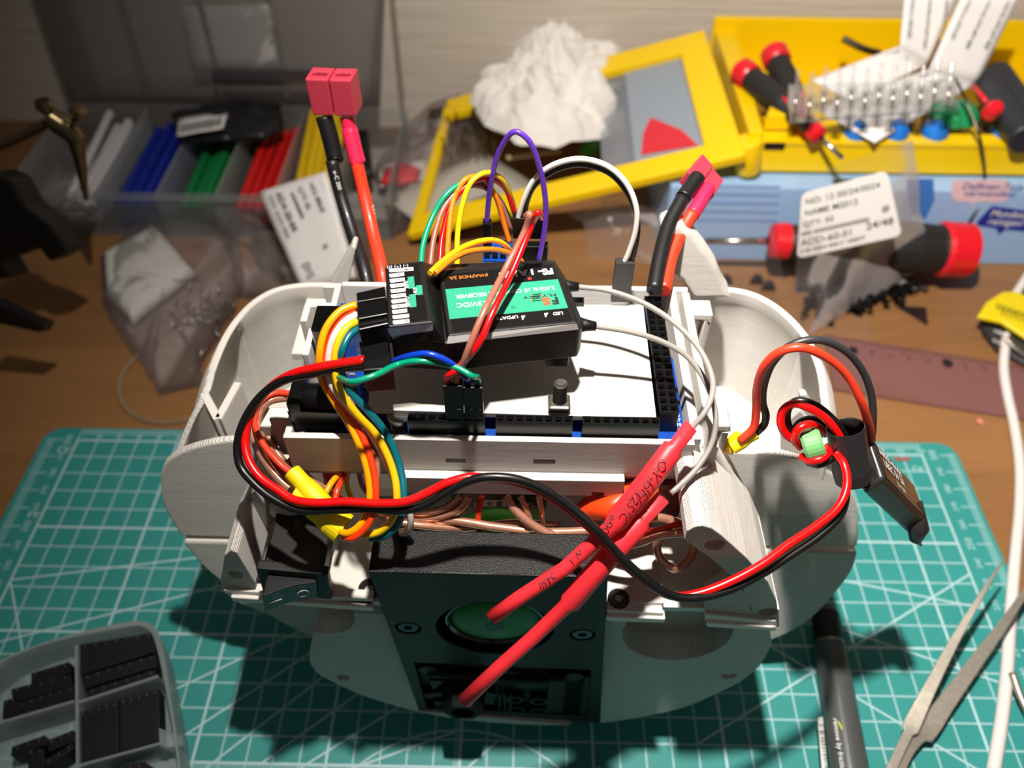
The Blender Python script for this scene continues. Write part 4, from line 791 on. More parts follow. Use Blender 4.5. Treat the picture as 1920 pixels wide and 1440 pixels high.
rcn = empty('battery_connector', D(1325, 328, 262), 'pink two-way battery connector tilted on short leads, the smaller on the right', 'connector')
P0, P1_, P2_, P3_ = D(1290, 322, 262), D(1339, 369, 262), D(1360, 335, 268), D(1318, 287, 268)
half_a = [P0, (P0 + P1_) / 2, (P2_ + P3_) / 2 , P3_]; half_b = [(P0 + P1_) / 2, P1_, P2_, (P2_ + P3_) / 2]
nrm = (P1_ - P0).cross(P3_ - P0).normalized(); nrm = nrm if nrm.dot(CAM - P0) < 0 else -nrm
MB().prism(half_a, nrm * 6).build('connector_half', PK, rcn, bevel=.5); MB().prism([p + nrm * .8 for p in half_b], nrm * 6).build('connector_half', PK, rcn, bevel=.5)
MB().tube([D(1308, 332, 261), D(1296, 350, 259), D(1280, 372, 256)], 2.6, seg=14).build('shrink_sleeve', M('black_shrink', (18, 18, 19), .45), rcn)
MB().tube([D(1280, 372, 256), D(1255, 420, 252), D(1238, 480, 246), D(1226, 545, 240)], 2.35, seg=14).build('black_lead', W_SILK, rcn)
MB().tube([D(1328, 352, 262), D(1313, 378, 259), D(1298, 402, 257)], 2.4, seg=14).build('shrink_sleeve', SHRINKP, rcn)
MB().tube([D(1298, 400, 257), D(1280, 430, 256), D(1258, 480, 252), D(1244, 545, 244)], 2.25, seg=14).build('red_lead', W_SIL, rcn)
txt_along('O-AWG', D(1268, 392, 254.5), D(1240, 470, 248), 2.3, 2.2, WPRINT, rcn)

# ================================================================== small voltage regulator hanging at the right
ub = empty('voltage_regulator', D(1640, 900, 230), 'black shrink-wrapped voltage regulator with white print hanging off the right side', 'regulator')
SHB = M('black_shrink_satin', (40, 38, 40), .34, spec=.6)
A_, B_, C_, D_ = D(1632, 819, 226), D(1660, 898, 221), D(1740, 980, 249), D(1712, 905, 254)
Ee = D(1619, 924, 224); tvec = Ee - B_
vx = [A_, B_, C_, D_]
MB().hexa([p + tvec for p in vx] + vx).build('regulator_case', SHB, ub, bevel=1.2, seg=3)
ln_ = (C_ - B_).normalized(); wd_ = (A_ - B_); nz = wd_.cross(ln_).normalized(); nz = nz if nz.dot(tvec) < 0 else -nz
ins = lambda s, t: B_ + (C_ - B_) * t + (A_ - B_) * s + nz * .05
MB().prism([ins(.08, .04), ins(.92, .04), ins(.92, .96), ins(.08, .96)], nz * .15).build('regulator_label', BLKG, ub)
text('regulator_print', [('Switch-mode', 4.0, ins(.70, .07) + nz * .3, ln_, wd_, 'LEFT', .02), ('UBEC 5V 3A', 3.6, ins(.42, .10) + nz * .3, ln_, wd_, 'LEFT', .02), ('5.5V-26V', 2.2, ins(.18, .3) + nz * .3, ln_, wd_, 'LEFT', .0)], WPRINT, ub, .02)
tq = []
O1 = D(1585, 800, 219); axd = (D(1600, 905, 226) - O1).normalized(); u_ = V((1, 0, 0)); u_ = (u_ - axd * u_.dot(axd)).normalized(); w2 = axd.cross(u_)
mb = MB(); Lt = (D(1600, 905, 226) - O1).length; mb.lathe([(4.4, 9), (4.75, .2), (5.1, 0), (5.15, .3), (5.0, Lt * .5), (5.2, Lt * .75), (4.8, Lt * .95), (3.0, Lt)], O1, axd, 36, up=u_); mb.build('sleeve_mouth', SHB, ub)
cc = [ (O1 + axd * (Lt * .2)), (O1 + axd * (Lt * .95)), B_ + tvec * .5, A_ + tvec * .5]
MB().hexa([O1 + axd * (Lt * .25) + w2 * 3.5 + u_ * 1, O1 + axd * (Lt * 1.0) + w2 * 3.5, B_ + tvec * .95, A_ + tvec * .95, O1 + axd * (Lt * .25) - w2 * 3.0 + u_ * 1, O1 + axd * Lt - w2 * 3, B_ + tvec * .05, A_ + tvec * .05]).build('shrunk_neck', SHB, ub, bevel=1.5, seg=3)
c_ = C_ + tvec * .5 - wd_ * 0.05; tp = D(1716, 1014, 252); MB().tube([(C_ + D_) / 2 + tvec * .5 - ln_ * 3, c_, tp], lambda t: 4.5 - 2.7 * t, seg=14, sm=False).build('shrunk_tail', SHB, ub)
MB().cyl(tp, D(1727, 1022, 253), .5, seg=8).build('cut_pin', GOLD, ub)
tr_ = empty('ferrite_ring', D(1522, 835, 226), 'pale green ferrite ring wrapped by red and black wire', 'ferrite ring')
ta = D(1515, 806, 220.5); tb2 = D(1533, 862, 219); ax_ = (tb2 - ta).normalized(); ctr = (ta + tb2) / 2 + (tb2 - CAM).normalized() * 1.0; vd = (CAM - ctr).normalized(); sd = ax_.cross(vd).normalized()
mb = MB(); ri, ro, hh = 2.4, 4.4, 5.4; q = []
mb.lathe([(ri, -hh / 2), (ro - .8, -hh / 2), (ro, -hh / 2 + .8), (ro, hh / 2 - .8), (ro - .8, hh / 2), (ri, hh / 2), (ri, -hh / 2)], ctr, sd, 24, up=ax_)
mb.build('ring_core', M('pale_green_enamel', (112, 176, 110), .3, coat=.4), tr_)
w = [(1583, 842, 221), (1572, 815, 219), (1548, 785, 217), (1515, 764, 216), (1487, 757, 217), (1468, 770, 219), (1464, 795, 221), (1474, 815, 223), (1488, 825, 224)]
wire('wound_wire', [D(*q) for q in w], 1.15, W_RED, 'red wire looping widely from the open black sleeve', 'wire')
w = [(1590, 838, 223), (1580, 810, 221), (1555, 780, 219), (1523, 757, 218), (1493, 752, 219), (1478, 766, 221), (1476, 790, 223), (1486, 812, 225)]
wire('wound_wire', [D(*q) for q in w], 1.1, W_BLK, 'black wire looping widely from the open black sleeve', 'wire')
w = [(1500, 838, 223), (1491, 822, 220), (1497, 805, 218), (1515, 796, 218), (1533, 800, 221), (1543, 812, 225)]
wire('wound_wire', [D(*q) for q in w], 1.15, W_RED, 'red wire turn over the top of the green ring', 'wire')
w = [(1493, 832, 226), (1489, 810, 223), (1500, 793, 221), (1520, 786, 221), (1540, 795, 223), (1547, 815, 226)]
wire('wound_wire', [D(*q) for q in w], 1.1, W_BLK, 'black wire turn over the top of the green ring', 'wire')
w = [(1503, 856, 222), (1520, 864, 219), (1540, 860, 218), (1553, 848, 220), (1552, 838, 224)]
wire('wound_wire', [D(*q) for q in w], 1.15, W_RED, 'red wire turn under the bottom of the green ring', 'wire')
w = [(1515, 866, 224), (1535, 871, 221), (1555, 862, 220), (1561, 848, 222), (1556, 838, 225)]
wire('wound_wire', [D(*q) for q in w], 1.1, W_BLK, 'black wire turn under the bottom of the green ring', 'wire')
w = [(1388, 826, 226), (1412, 803, 224), (1418, 770, 220), (1420, 725, 213), (1434, 685, 206), (1462, 660, 202), (1500, 652, 200), (1545, 668, 202), (1588, 706, 207), (1615, 755, 212), (1630, 800, 220), (1634, 825, 226)]
wire('hookup_wire', [D(*q) for q in w], 1.15, W_SIL, 'red silicone wire arching from the yellow ends to the regulator', 'wire')
w = [(1412, 816, 227), (1432, 797, 226), (1436, 780, 224), (1430, 755, 221), (1434, 715, 215), (1452, 675, 209), (1485, 647, 205), (1530, 637, 204), (1580, 655, 207), (1616, 695, 212), (1634, 745, 217), (1636, 800, 222), (1633, 825, 226)]
wire('hookup_wire', [D(*q) for q in w], 1.1, M('dark_grey_silicone', (48, 48, 50), .4), 'dark grey wire arching beside the red one to the regulator', 'wire')
sleeve('yellow crimp sleeve on the dark grey wire beside the latch', D(1418, 812, 227), D(1372, 838, 229), 1.7, 2.2, SHRINKY, sub=.5); sleeve('yellow crimp sleeve on the red wire beside the latch', D(1378, 824, 229), D(1362, 842, 231), 1.8, 2.3, W_YEL, sub=.5)
# ================================================================== background of the desk
from mathutils import noise as MN
FILM = Mfilm('clear_bag_film', (215, 208, 208), 0.88, 0.10, 1.0, 70)
FILM2 = Mfilm('clear_rigid_plastic', (200, 205, 208), 0.86, 0.12, 0.15, 20)
FROST = Mfilm('frosted_plastic', (205, 214, 214), 0.62, 0.25, 0.1, 30)
PAPER = M('white_paper', (232, 228, 226), .7)
YEL = M('yellow_case_plastic', (236, 196, 0), .38); REDC = M('red_cap_plastic', (214, 22, 36), .35); BLUC = M('blue_cap_plastic', (20, 110, 200), .4)
GRIP = M('black_rubber_grip', (26, 25, 26), .55)
def crumple(name, poly, z0, h, mat, amp=3.0, freq=.06, rings=7, sub=10, seed=0, closed=True, pw=.6, label=None, cat=None, group=None, dz=None, facet=False):
    P = [Z(x, y, z0) for x, y in poly]; dense = []
    for i in range(len(P)):
        for k in range(sub): dense.append(P[i].lerp(P[(i + 1) % len(P)], k / sub))
    c = sum(P, V()) / len(P); n = len(dense); vs = []
    for r in range(rings, 0, -1):
        t = r / rings
        for i, p in enumerate(dense):
            q = c.lerp(p, t); q = V(q); q.z = z0 + h * (1 - t * t) ** pw + (dz(q) if dz else 0)
            a = MN.noise(V((q.x * freq + seed, q.y * freq, 3.1))) + .6 * abs(MN.noise(V((q.x * freq * 2.7, q.y * freq * 2.7 + seed, 1.7)))); q.z += a * amp * (1.2 - t); q.x += MN.noise(V((q.y * freq * 2, seed, q.x * freq))) * amp * .5 * (t if t < 1 else .6)
            q.z = max(q.z, -2.9); vs.append(q)
    vs.append(V((c.x, c.y, z0 + h)));  fs = []
    for r in range(rings - 1):
        for i in range(n): fs.append((r * n + i, r * n + (i + 1) % n, (r + 1) * n + (i + 1) % n, (r + 1) * n + i))
    b = (rings - 1) * n
    for i in range(n): fs.append((b + i, b + (i + 1) % n, len(vs) - 1))
    if closed: fs.append(list(range(n))[::-1])
    o = MB().add(vs, fs, not facet).build(name, mat)
    return tag(o, label, cat, group) if label else o
def sheet(name, q, mat, nu=14, nv=10, amp=1.0, freq=.08, seed=0, th=.25, parent=None, fold=None):
    a, b, c, d = [V(p) for p in q]; n_ = (b - a).cross(d - a).normalized()
    def f(u, v):
        p = a * (1 - u) * (1 - v) + b * u * (1 - v) + c * u * v + d * (1 - u) * v
        return p + n_ * (amp * (MN.noise(V((p.x * freq + seed, p.y * freq, p.z * freq))) + .5 * abs(MN.noise(V((p.x * freq * 3, p.y * freq * 3 + seed, 0)))) ) + (fold(u, v) if fold else 0))
    return MB().grid(f, nu, nv).build(name, mat, parent, solid=th)

# ---- compartment box with heat-shrink tubing, lid up
OB = empty('parts_organizer', (-150, 370, -3), 'clear plastic compartment box holding coloured heat-shrink tubes, lid raised behind it', 'organizer box')
x0, x1, y0, y1 = -300, -62, 318, 425
mb = MB(); mb.box(x0, x1, y0, y1, -3, -1.4).box(x0, x1, y0, y0 + 1.5, -1.4, 29).box(x0, x1, y1 - 1.5, y1, -1.4, 29).box(x1 - 1.5, x1, y0, y1, -1.4, 29).box(x0, x0 + 1.5, y0, y1, -1.4, 29)
mb.box(x0 - 1, x1 + 1, y0 - 2.5, y0, 26, 29); mb.build('box_base', FILM2, OB)
for xx in (-245, -207, -170, -134, -98): MB().box(xx, xx + 1.2, y0 + 1.5, y1 - 1.5, -1.4, 27).build('divider', FILM2, OB)
lidq = [V((x0, 428, 27)), V((x1 - 20, 428, 27)), V((x1 - 2, 443, 150)), V((x0, 443, 150))]
GREYP = Mfilm('lid_plastic', (165, 162, 162), 0.72, .2, .1, 20)
lid = sheet('raised_lid', lidq, GREYP, 8, 6, .2, th=1.2, parent=OB)
for xa in (-243, -192, -146, -66): MB().hexa([(xa, 427, 34), (xa + 2.5, 427, 34), (xa + 2.5, 430, 34), (xa, 430, 34), (xa - 2, 440, 148), (xa + .5, 440, 148), (xa + .5, 443, 148), (xa - 2, 443, 148)]).build('lid_rib', GREYP, OB)
MB().box(-192, -100, 424, 428, 48, 54).build('lid_latch', M('grey_smoke_plastic', (70, 64, 68), .3), OB)
tag(sheet('paper_slip', [Y(365, 130, 432), Y(530, 128, 432), Y(510, 8, 437), Y(340, 12, 437)], PAPER, 6, 5, .4, th=.3), 'pale paper slip stuck behind the raised organizer lid', 'paper')
tube_kinds = [('white', (215, 210, 212), -262, 14, 2.6, 'translucent white heat-shrink tube in the organizer'), ('blue', (14, 38, 150), -226, 12, 3.0, 'dark blue heat-shrink tube in the organizer'), ('green', (16, 120, 62), -188, 11, 2.6, 'green heat-shrink tube in the organizer'),
              ('red', (205, 24, 20), -152, 12, 2.6, 'red heat-shrink tube in the organizer'), ('yellow', (214, 178, 10), -118, 12, 2.4, 'yellow heat-shrink tube in the organizer')]
rnd = random.Random(11)
for nm, rgb, xc, n, r, lb in tube_kinds:
    mt_ = M(nm + '_tubing', rgb, .45); first = None
    for i in range(n):
        row = i // 4; xo = (i % 4 - 1.5) * r * 2.25 + (r if row % 2 else 0); zc = -1.2 + r + row * r * 1.75
        a = V((xc + xo, 323 + rnd.uniform(0, 5), zc)); L = 94 if nm != 'yellow' else 96
        if first is None:
            f = MB(); f.lathe([(r * .72, .6), (r * .8, 0), (r, 0), (r, L), (r * .8, L), (r * .72, L - .6)], V((0, 0, 0)), V((0, 1, 0)), 14); o = f.build('heat_shrink_tube', mt_); first = o
        else: o = first.copy(); COL.objects.link(o)
        o.location = a * MM; o.rotation_euler = (rnd.uniform(0, .09) + (.14 if nm == 'yellow' else 0), 0, rnd.uniform(-.05, .05)); tag(o, lb, 'heat-shrink tube', nm + ' heat-shrink tubes in the organizer')
crumple('clear_scrap', [(60, 330), (120, 290), (190, 300), (170, 380), (90, 410), (20, 400)], 5, 14, FILM, 6, .07, label='crumpled clear film filling the left organizer compartment', cat='film')
crumple('black_bag', [(320, 215), (400, 200), (470, 190), (525, 198), (532, 245), (500, 262), (420, 268), (340, 268)], 30, 8, M('black_bag_film', (30, 30, 33), .25), 6, .08, seed=3, label='shiny black bag lying across the organizer compartments', cat='bag')
bl = sheet('barcode_label', [Z(332, 255, 40), Z(418, 240, 40), Z(428, 208, 40), Z(335, 222, 40)], PAPER, 6, 4, .5, th=.3); tag(bl, 'pale barcode label on the shiny black bag', 'label')
mb = MB(); a, b, c, d = Z(336, 253, 40.6), Z(414, 238, 40.6), Z(418, 222, 40.6), Z(338, 236, 40.6); rnd = random.Random(2); t = 0.03
while t < .97: w_ = rnd.uniform(.008, .03); mb.add([a.lerp(b, t), a.lerp(b, t + w_), d.lerp(c, t + w_), d.lerp(c, t)], [(0, 1, 2, 3)], False); t += w_ + rnd.uniform(.01, .03)
for v in mb.v: v.z += 1.2
bc = mb.build('barcode', KPRINT, bl)
tag(sheet('dark_tool_edge', [Z(660, 330, 20), Z(700, 330, 20), Z(690, 250, 22), Z(665, 250, 22)], BLKM, 4, 4, 3, th=4), 'black rubber object standing behind the left battery leads', 'tool')

# ---- clear bag with foam and pins on the left
bg = crumple('pin_bag', [(188, 482), (280, 405), (345, 390), (445, 440), (455, 480), (458, 545), (380, 680), (372, 725), (300, 742), (262, 680), (215, 615), (190, 560)], -2.5, 16, FILM, 7, .05, seed=1, label='crinkled clear bag of small pins left of the robot', cat='bag')
crumple('bag_flap', [(345, 392), (430, 395), (520, 450), (540, 560), (450, 560), (430, 470)], -2.5, 22, FILM, 8, .06, seed=8, label='loose clear bag behind the pin bag', cat='bag')
fo = crumple('foam_piece', [(195, 480), (295, 425), (372, 515), (290, 580), (250, 612), (200, 560)], 0, 8, M('white_foam', (214, 214, 208), .8), 1.2, .05, seed=5, pw=.2, label='white foam piece inside the crinkled pin bag', cat='foam')
rnd = random.Random(21); first = None
for i in range(46):
    x = rnd.gauss(375, 38); y = 590 + (375 - x) * .25 + rnd.gauss(0, 30)
    if not (290 < x < 450 and 520 < y < 690): continue
    if first is None: first = MB().tube([(-4, 0, 0), (4, 0, 0)], .45, seg=6, sm=False).box(-.9, .9, -.8, .8, -.8, .8).build('contact_pin', METAL); o = first
    else: o = first.copy(); COL.objects.link(o)
    o.location = Z(x, y, rnd.uniform(-1, 7)) * MM; o.rotation_euler = (rnd.uniform(-.5, .5), rnd.uniform(-.6, .6), rnd.uniform(0, 3)); tag(o, 'tiny metal contact pin loose in the crinkled bag', 'pin', 'contact pins in the crinkled bag')
lb_ = empty('printed_label', Y(575, 440, 275), 'white printed label on a clear bag, left of the tall pink connector', 'label')
q = [Y(566, 540, 256), Y(668, 520, 256), Y(612, 322, 300), Y(486, 360, 300)]
sheet('label_sheet', q, PAPER, 10, 10, 1.2, .05, th=.3, parent=lb_)
qa, qb, qc, qd = q
def onq(u, v, off=1.0): p = qa * (1 - u) * (1 - v) + qb * u * (1 - v) + qc * u * v + qd * (1 - u) * v; n_ = (qb - qa).cross(qd - qa).normalized(); n_ = n_ if n_.dot(CAM - p) > 0 else -n_; return p + n_ * off
xdn = qa - qd; yrt = qb - qa
text('label_print', [('ITEM: 00202-0001', 3.8, onq(.10, .93), xdn, yrt, 'LEFT'), ('AD4-20-04', 5.4, onq(.22, .93), xdn, yrt, 'LEFT', .03), ('0000000000', 3.3, onq(.42, .90), xdn, yrt, 'LEFT', .02), ('QTY: 52', 4.0, onq(.55, .93), xdn, yrt, 'LEFT', .02), ('NO: M2x5', 4.2, onq(.72, .93), xdn, yrt, 'LEFT', .02), ('- - -', 3.4, onq(.88, .93), xdn, yrt, 'LEFT', .02), ('[21]', 5.4, onq(.2, .22), xdn, yrt, 'LEFT', .02), ('%', 4, onq(.62, .35), xdn, yrt, 'LEFT', .03)], M('grey_print', (70, 68, 70), .7), lb_, .25)
crumple('label_bag', [(540, 455), (690, 450), (700, 530), (560, 545), (480, 500), (470, 455)], -2.5, 20, FILM, 8, .05, seed=12, label='clear bag carrying the white label behind the robot', cat='bag')
wire('plastic_loop', [Z(*q, -1.5) for q in ((262, 662), (236, 690), (224, 722), (230, 755), (262, 783), (310, 792), (360, 783), (400, 765))], 1.2, Mfilm('clear_loop_plastic', (200, 180, 150), .55, .2, .1), 'thin clear plastic loop lying on the desk left of the robot', 'loop')

# ---- wipe, bags and scraps behind the robot
crumple('crumpled_tissue', [(885, 195), (915, 150), (945, 135), (950, 85), (1003, 60), (1062, 92), (1125, 98), (1188, 135), (1160, 168), (1118, 185), (1098, 222), (1152, 226), (1138, 252), (1090, 272), (1040, 277), (958, 270), (915, 235)], 46, 26, M('tissue', (222, 218, 212), .85, bump=1, bscale=300), 22, .05, facet=True, rings=12, sub=5, seed=7, label='crumpled white tissue lying on the lid of the yellow case', cat='tissue')
crumple('grey_bag', [(700, 330), (760, 250), (830, 200), (890, 150), (930, 200), (900, 330), (820, 400), (740, 440)], 0, 24, FILM, 10, .05, seed=22, label='clear bag lying between the tall connector and the tissue', cat='bag')
tag(sheet('red_white_wrapper', [Z(712, 352, 6), Z(800, 345, 6), Z(800, 300, 8), Z(712, 305, 8)], M('white_wrapper', (205, 200, 200), .5), 8, 6, 2, th=.4), 'white wrapper with red corner right of the tall connector', 'wrapper')
tag(crumple('red_wrapper_corner', [(712, 345), (720, 318), (760, 308), (790, 318), (785, 340), (740, 352)], 8, 5, M('red_wrapper', (205, 36, 48), .5), 2, .1, seed=3), 'red crumpled wrapper corner beside the tall connector', 'wrapper')
tag(sheet('grey_card', [Z(722, 372, 10), Z(820, 445, 6), Z(1010, 350, 10), Z(905, 285, 14)], M('grey_card', (176, 170, 158), .7), 6, 6, 1.0, th=.6), 'grey paper card lying behind the wire arcs', 'card')
rnd = random.Random(4); mb = MB()
for i in range(60):
    p = Z(rnd.uniform(835, 935), rnd.uniform(225, 300), rnd.uniform(14, 26)); mb.tube([p, p + V((rnd.uniform(-3, 3), rnd.uniform(-2, 6), rnd.uniform(8, 16)))], .5, seg=5, sm=False, cap=False)
tag(mb.build('pin_strips', M('brassy_pins', (120, 104, 70), .3, .9)), 'bunch of thin brassy header pins left of the tissue', 'pins', kind='stuff')
tag(MB().prism([Z(805, 210, 24), Z(880, 195, 26), Z(885, 205, 26), Z(825, 222, 24), Z(800, 245, 20)], (0, 0, 2)).build('dark_bracket', DMETAL), 'bent dark metal strip left of the tissue', 'bracket')
tag(MB().cyl(Z(950, 296, 22), Z(1052, 283, 24), 1.6, seg=10).build('wooden_stick', M('pale_wood', (200, 176, 130), .6)), 'pale wooden stick under the tissue', 'stick')
tag(crumple('green_clip', [(1085, 288), (1095, 268), (1125, 258), (1142, 264), (1140, 276), (1110, 292)], 26, 5, M('leaf_green_plastic', (60, 160, 40), .4), .5, .1), 'small bright green plastic clip right of the tissue', 'clip')
tag(MB().prism([Z(865, 408, 6), Z(880, 385, 8), Z(930, 368, 8), Z(925, 400, 6), Z(880, 425, 4)], (0, 0, 4)).build('dark_wrapped_tool', BLKM, bevel=1), 'dark wrapped tool behind the wire arcs', 'tool')

# ---- blue carton and yellow tool case
CARD = M('light_blue_carton', (150, 184, 226), .55)
bx = empty('blue_carton', (240, 340, -3), 'light blue cardboard carton with speech bubbles under the yellow tool case', 'carton')
cy = 303; cxl = Z(1232, 470, -3).x
MB().box(cxl, 420, cy, 440, -3, 50).build('carton', CARD, bx, bevel=.6)
def FB(x, y, o=.1): p = Y(x, y, cy); p.y -= o; return p
MB().prism([FB(1785, 345), FB(1790, 337), FB(1885, 336), FB(1895, 345), FB(1890, 372), FB(1880, 378), FB(1830, 378), FB(1822, 388), FB(1822, 378), FB(1792, 377), FB(1783, 366)], (0, -.2, 0)).build('pink_bubble', M('pale_pink_print', (226, 196, 206), .6), bx)
MB().prism([FB(1855, 390), FB(1862, 386), FB(1935, 396), FB(1935, 435), FB(1885, 430), FB(1872, 440), FB(1868, 428), FB(1832, 422), FB(1832, 415)], (0, -.2, 0)).build('blue_bubble', M('royal_blue_print', (20, 40, 150), .6), bx)
NAV = M('navy_print', (50, 70, 150), .7)
text('carton_print', [('Delfinen-Teile', 6.2, FB(1802, 354, .35), (1, 0, 0), (0, 0, 1), 'LEFT', .01), ('verwenden!', 6.2, FB(1805, 367, .35), (1, 0, 0), (0, 0, 1), 'LEFT', .01)], NAV, bx)
text('carton_print', [('Mundstuck', 6.2, FB(1855, 404, .35), (1, 0, -.06), (0, 0, 1), 'LEFT', .01), ('reinigen!', 6.2, FB(1850, 419, .35), (1, 0, -.06), (0, 0, 1), 'LEFT', .01)], WPRINT, bx)
text('carton_print', [('-' * 22, 7, FB(1300, 352 + i * 16, .2), (1, 0, 0), (0, 0, 1), 'LEFT', .02) for i in range(5)], M('mid_blue_print', (84, 120, 190), .6), bx)
MB().prism([FB(1560, 335), FB(1660, 335), FB(1655, 365), FB(1600, 380), FB(1565, 360)], (0, -.15, 0)).build('dark_print', M('dark_green_print', (54, 70, 64), .6), bx)
MB().prism([FB(1700, 335), FB(1750, 335), FB(1752, 375), FB(1735, 410), FB(1710, 400), FB(1700, 360)], (0, -.15, 0)).build('blue_print', M('sky_blue_print', (60, 120, 200), .6), bx)
tc_ = empty('tool_case', (260, 370, 50), 'open yellow plastic tool case resting on the light blue carton', 'tool case')
yf = Z(1600, 325, 52).y; z0 = 52; zr = Y(1600, 268, yf).z; xl = Z(1395, 325, 52).x; yb_ = 448
xlb = Z(1345, 95, zr).x
mb = MB()
mb.box(xl, 430, yf, yf + 3, z0, zr).box(xl, 430, yf, yf + 12, zr - 3, zr)
mb.build('front_wall', YEL, tc_, bevel=1)
MB().box(xl, 430, yf + 2, yb_, z0, z0 + 3).build('case_floor', YEL, tc_, bevel=.5)
MB().box(xl - 4, 430, yb_ - 4, yb_, z0, zr + 14).build('back_wall', YEL, tc_, bevel=1)
MB().prism([(xl - 2, yf, z0), (xl + 6, yf, z0), (xlb + 14, yb_, z0), (xlb, yb_, z0)], (0, 0, zr - z0 + 6)).build('side_wall', YEL, tc_, bevel=1.2)
for xx in (1440, 1500, 1640, 1715, 1800): p = Z(xx, 262, zr - 8); MB().box(p.x, p.x + 3, p.y + 2, p.y + 26, z0 + 3, zr - 4).build('holder_rib', YEL, tc_, bevel=.5)
MB().prism([Z(1430, 245, zr), Z(1445, 205, zr), Z(1470, 205, zr), Z(1480, 245, zr)], (0, 0, 10)).build('holder_block', YEL, tc_, bevel=1)
hx_ = MB().tube([Y(1403, 320, yf - 1), Y(1403, 262, yf - 1)], 7.5, seg=20, sm=False).build('hinge_barrel', YEL, tc_, bevel=1)
sl = Y(1435, 268, yf - .3); sr = Y(1470, 280, yf - .3); MB().box(sl.x, sr.x, yf - .4, yf + 3, sr.z, sl.z).build('latch_slot', BLKM, tc_)
# its lid with a clear window
lidc = [Z(770, 452, 4), Z(1400, 305, 66), Z(1322, 70, 80), Z(842, 200, 24)]
ld = empty('case_lid', lidc[0], 'yellow framed case lid with clear window tilted behind the wire arcs', 'case lid')
def lq(u, v, o=0): a, b, c, d = lidc; p = a * (1 - u) * (1 - v) + b * u * (1 - v) + c * u * v + d * (1 - u) * v; n_ = (b - a).cross(d - a).normalized(); return p + n_ * o
def bar(u0, u1, v0, v1, h): return MB().hexa([lq(u0, v0), lq(u1, v0), lq(u1, v1), lq(u0, v1), lq(u0, v0, h), lq(u1, v0, h), lq(u1, v1, h), lq(u0, v1, h)])
for r_ in ((0, 1, 0, .13), (0, 1, .86, 1), (0, .035, .13, .86), (.9, 1, .13, .86)): bar(*r_, 6).build('lid_frame', YEL, ld, bevel=1)
bar(.6, .9, .12, .87, 1).build('lid_window', Mfilm('window_plastic', (180, 186, 196), .94, .15, .2, 15), ld)
bar(.70, .9, .13, .86, 1.6).build('window_insert', M('grey_blue_insert', (140, 150, 162), .5), ld)
MB().prism([lq(.72, .20, 2), lq(.885, .17, 2), lq(.85, .30, 2), lq(.765, .45, 2), lq(.735, .35, 2)], (0, 0, .4)).build('red_mark', M('red_print', (206, 40, 52), .6), ld)

# ---- tools in the case
def driver(name, label, P, r, capm, gripm, shaft, stripes=None, group=None):
    """P: butt end, collar, tip"""
    a, b, c = [V(p) for p in P]; ax = (b - a).normalized(); L = (b - a).length
    e = empty(name, a, label, 'screwdriver', group)
    MB().lathe([(.01, 0), (r * .75, .6), (r * 1.05, 3), (r * 1.08, L * .16), (r * .95, L * .18)], a, ax, 24).build('end_cap', capm, e)
    MB().lathe([(r * .95, L * .18), (r * .92, L * .2), (r, L * .32), (r * .98, L * .6), (r * .72, L * .72), (r * .62, L * .85), (r * .66, L * .95), (r * .5, L)], a, ax, 24).build('handle', gripm, e)
    MB().lathe([(r * .5, L * .97), (r * .72, L * .975), (r * .66, L * 1.05), (r * .2, L * 1.07)], a, ax, 20).build('collar', capm, e)
    MB().cyl(b, c, shaft, shaft * .9, seg=10).build('shaft', METAL, e)
    if stripes:
        u = ax.cross(V((0, 0, 1))).normalized(); w_ = u.cross(ax); w_ = w_ if w_.z > 0 else -w_
        for s in (-.45, .45): MB().tube([a + ax * L * t + (w_ * cos(s) + u * sin(s)) * r * k for t, k in ((.62, .99), (.7, .8), (.78, .7), (.92, .66))], .8, seg=8).build('grip_stripe', stripes, e)
    return e
driver('precision_screwdriver', 'red-capped precision screwdriver lying across the yellow case, nearest the hinge', [Z(1385, 128, 84), Z(1528, 248, 80), Z(1580, 297, 74)], 7.6, REDC, GRIP, 1.4, REDC)
driver('precision_screwdriver', 'red-capped precision screwdriver reaching higher, mostly under the clear strip', [Z(1448, 92, 90), Z(1512, 250, 72), Z(1520, 270, 66)], 7.8, REDC, GRIP, 1.4, REDC)
e = driver('large_screwdriver', 'large black and red screwdriver lying on the desk before the blue carton', [Y(1822, 470, 283), Y(1466, 452, 283), Y(1322, 452, 283)], 15, REDC, GRIP, 2.2)
for i, (x, dx) in enumerate(((1607, -10), (1680, -6), (1752, 0), (1893, -35))):
    nm = ['first', 'second', 'third', 'fourth'][i]
    a = Z(x, 256, zr + 1); b = Z(x + dx, 222, zr - 4); e = empty('blue_capped_tool', a, 'black-handled tool with blue end cap in the yellow case, ' + nm + ' of four from the hinge', 'tool'); ax = (b - a).normalized()
    MB().lathe([(.01, -3), (4, -2), (7, 2), (7.6, 8), (7.2, 12)], a, ax, 20).build('end_cap', BLUC, e); MB().lathe([(7.2, 11), (7.6, 20), (7, 36), (4, 44)], a, ax, 20).build('handle', GRIP, e)
for i, P in enumerate(([(1850, 150), (1880, 205), (1925, 262)], [(1868, 140), (1900, 185), (1940, 225)])):
    o = MB().tube([Z(x, y, zr + 8) for x, y in P], 8.5, seg=16).build('plier_handle', M('dark_navy_grip', (30, 34, 44), .5)); tag(o, ['black plier handle with red stripe at the right end of the case', 'navy plier handle behind the red striped one in the case'][i], 'plier')
    if i == 0: MB().tube([Z(1826, 162, zr + 17), Z(1850, 192, zr + 17)], 1.4, seg=8).build('red_stripe', REDC, o)
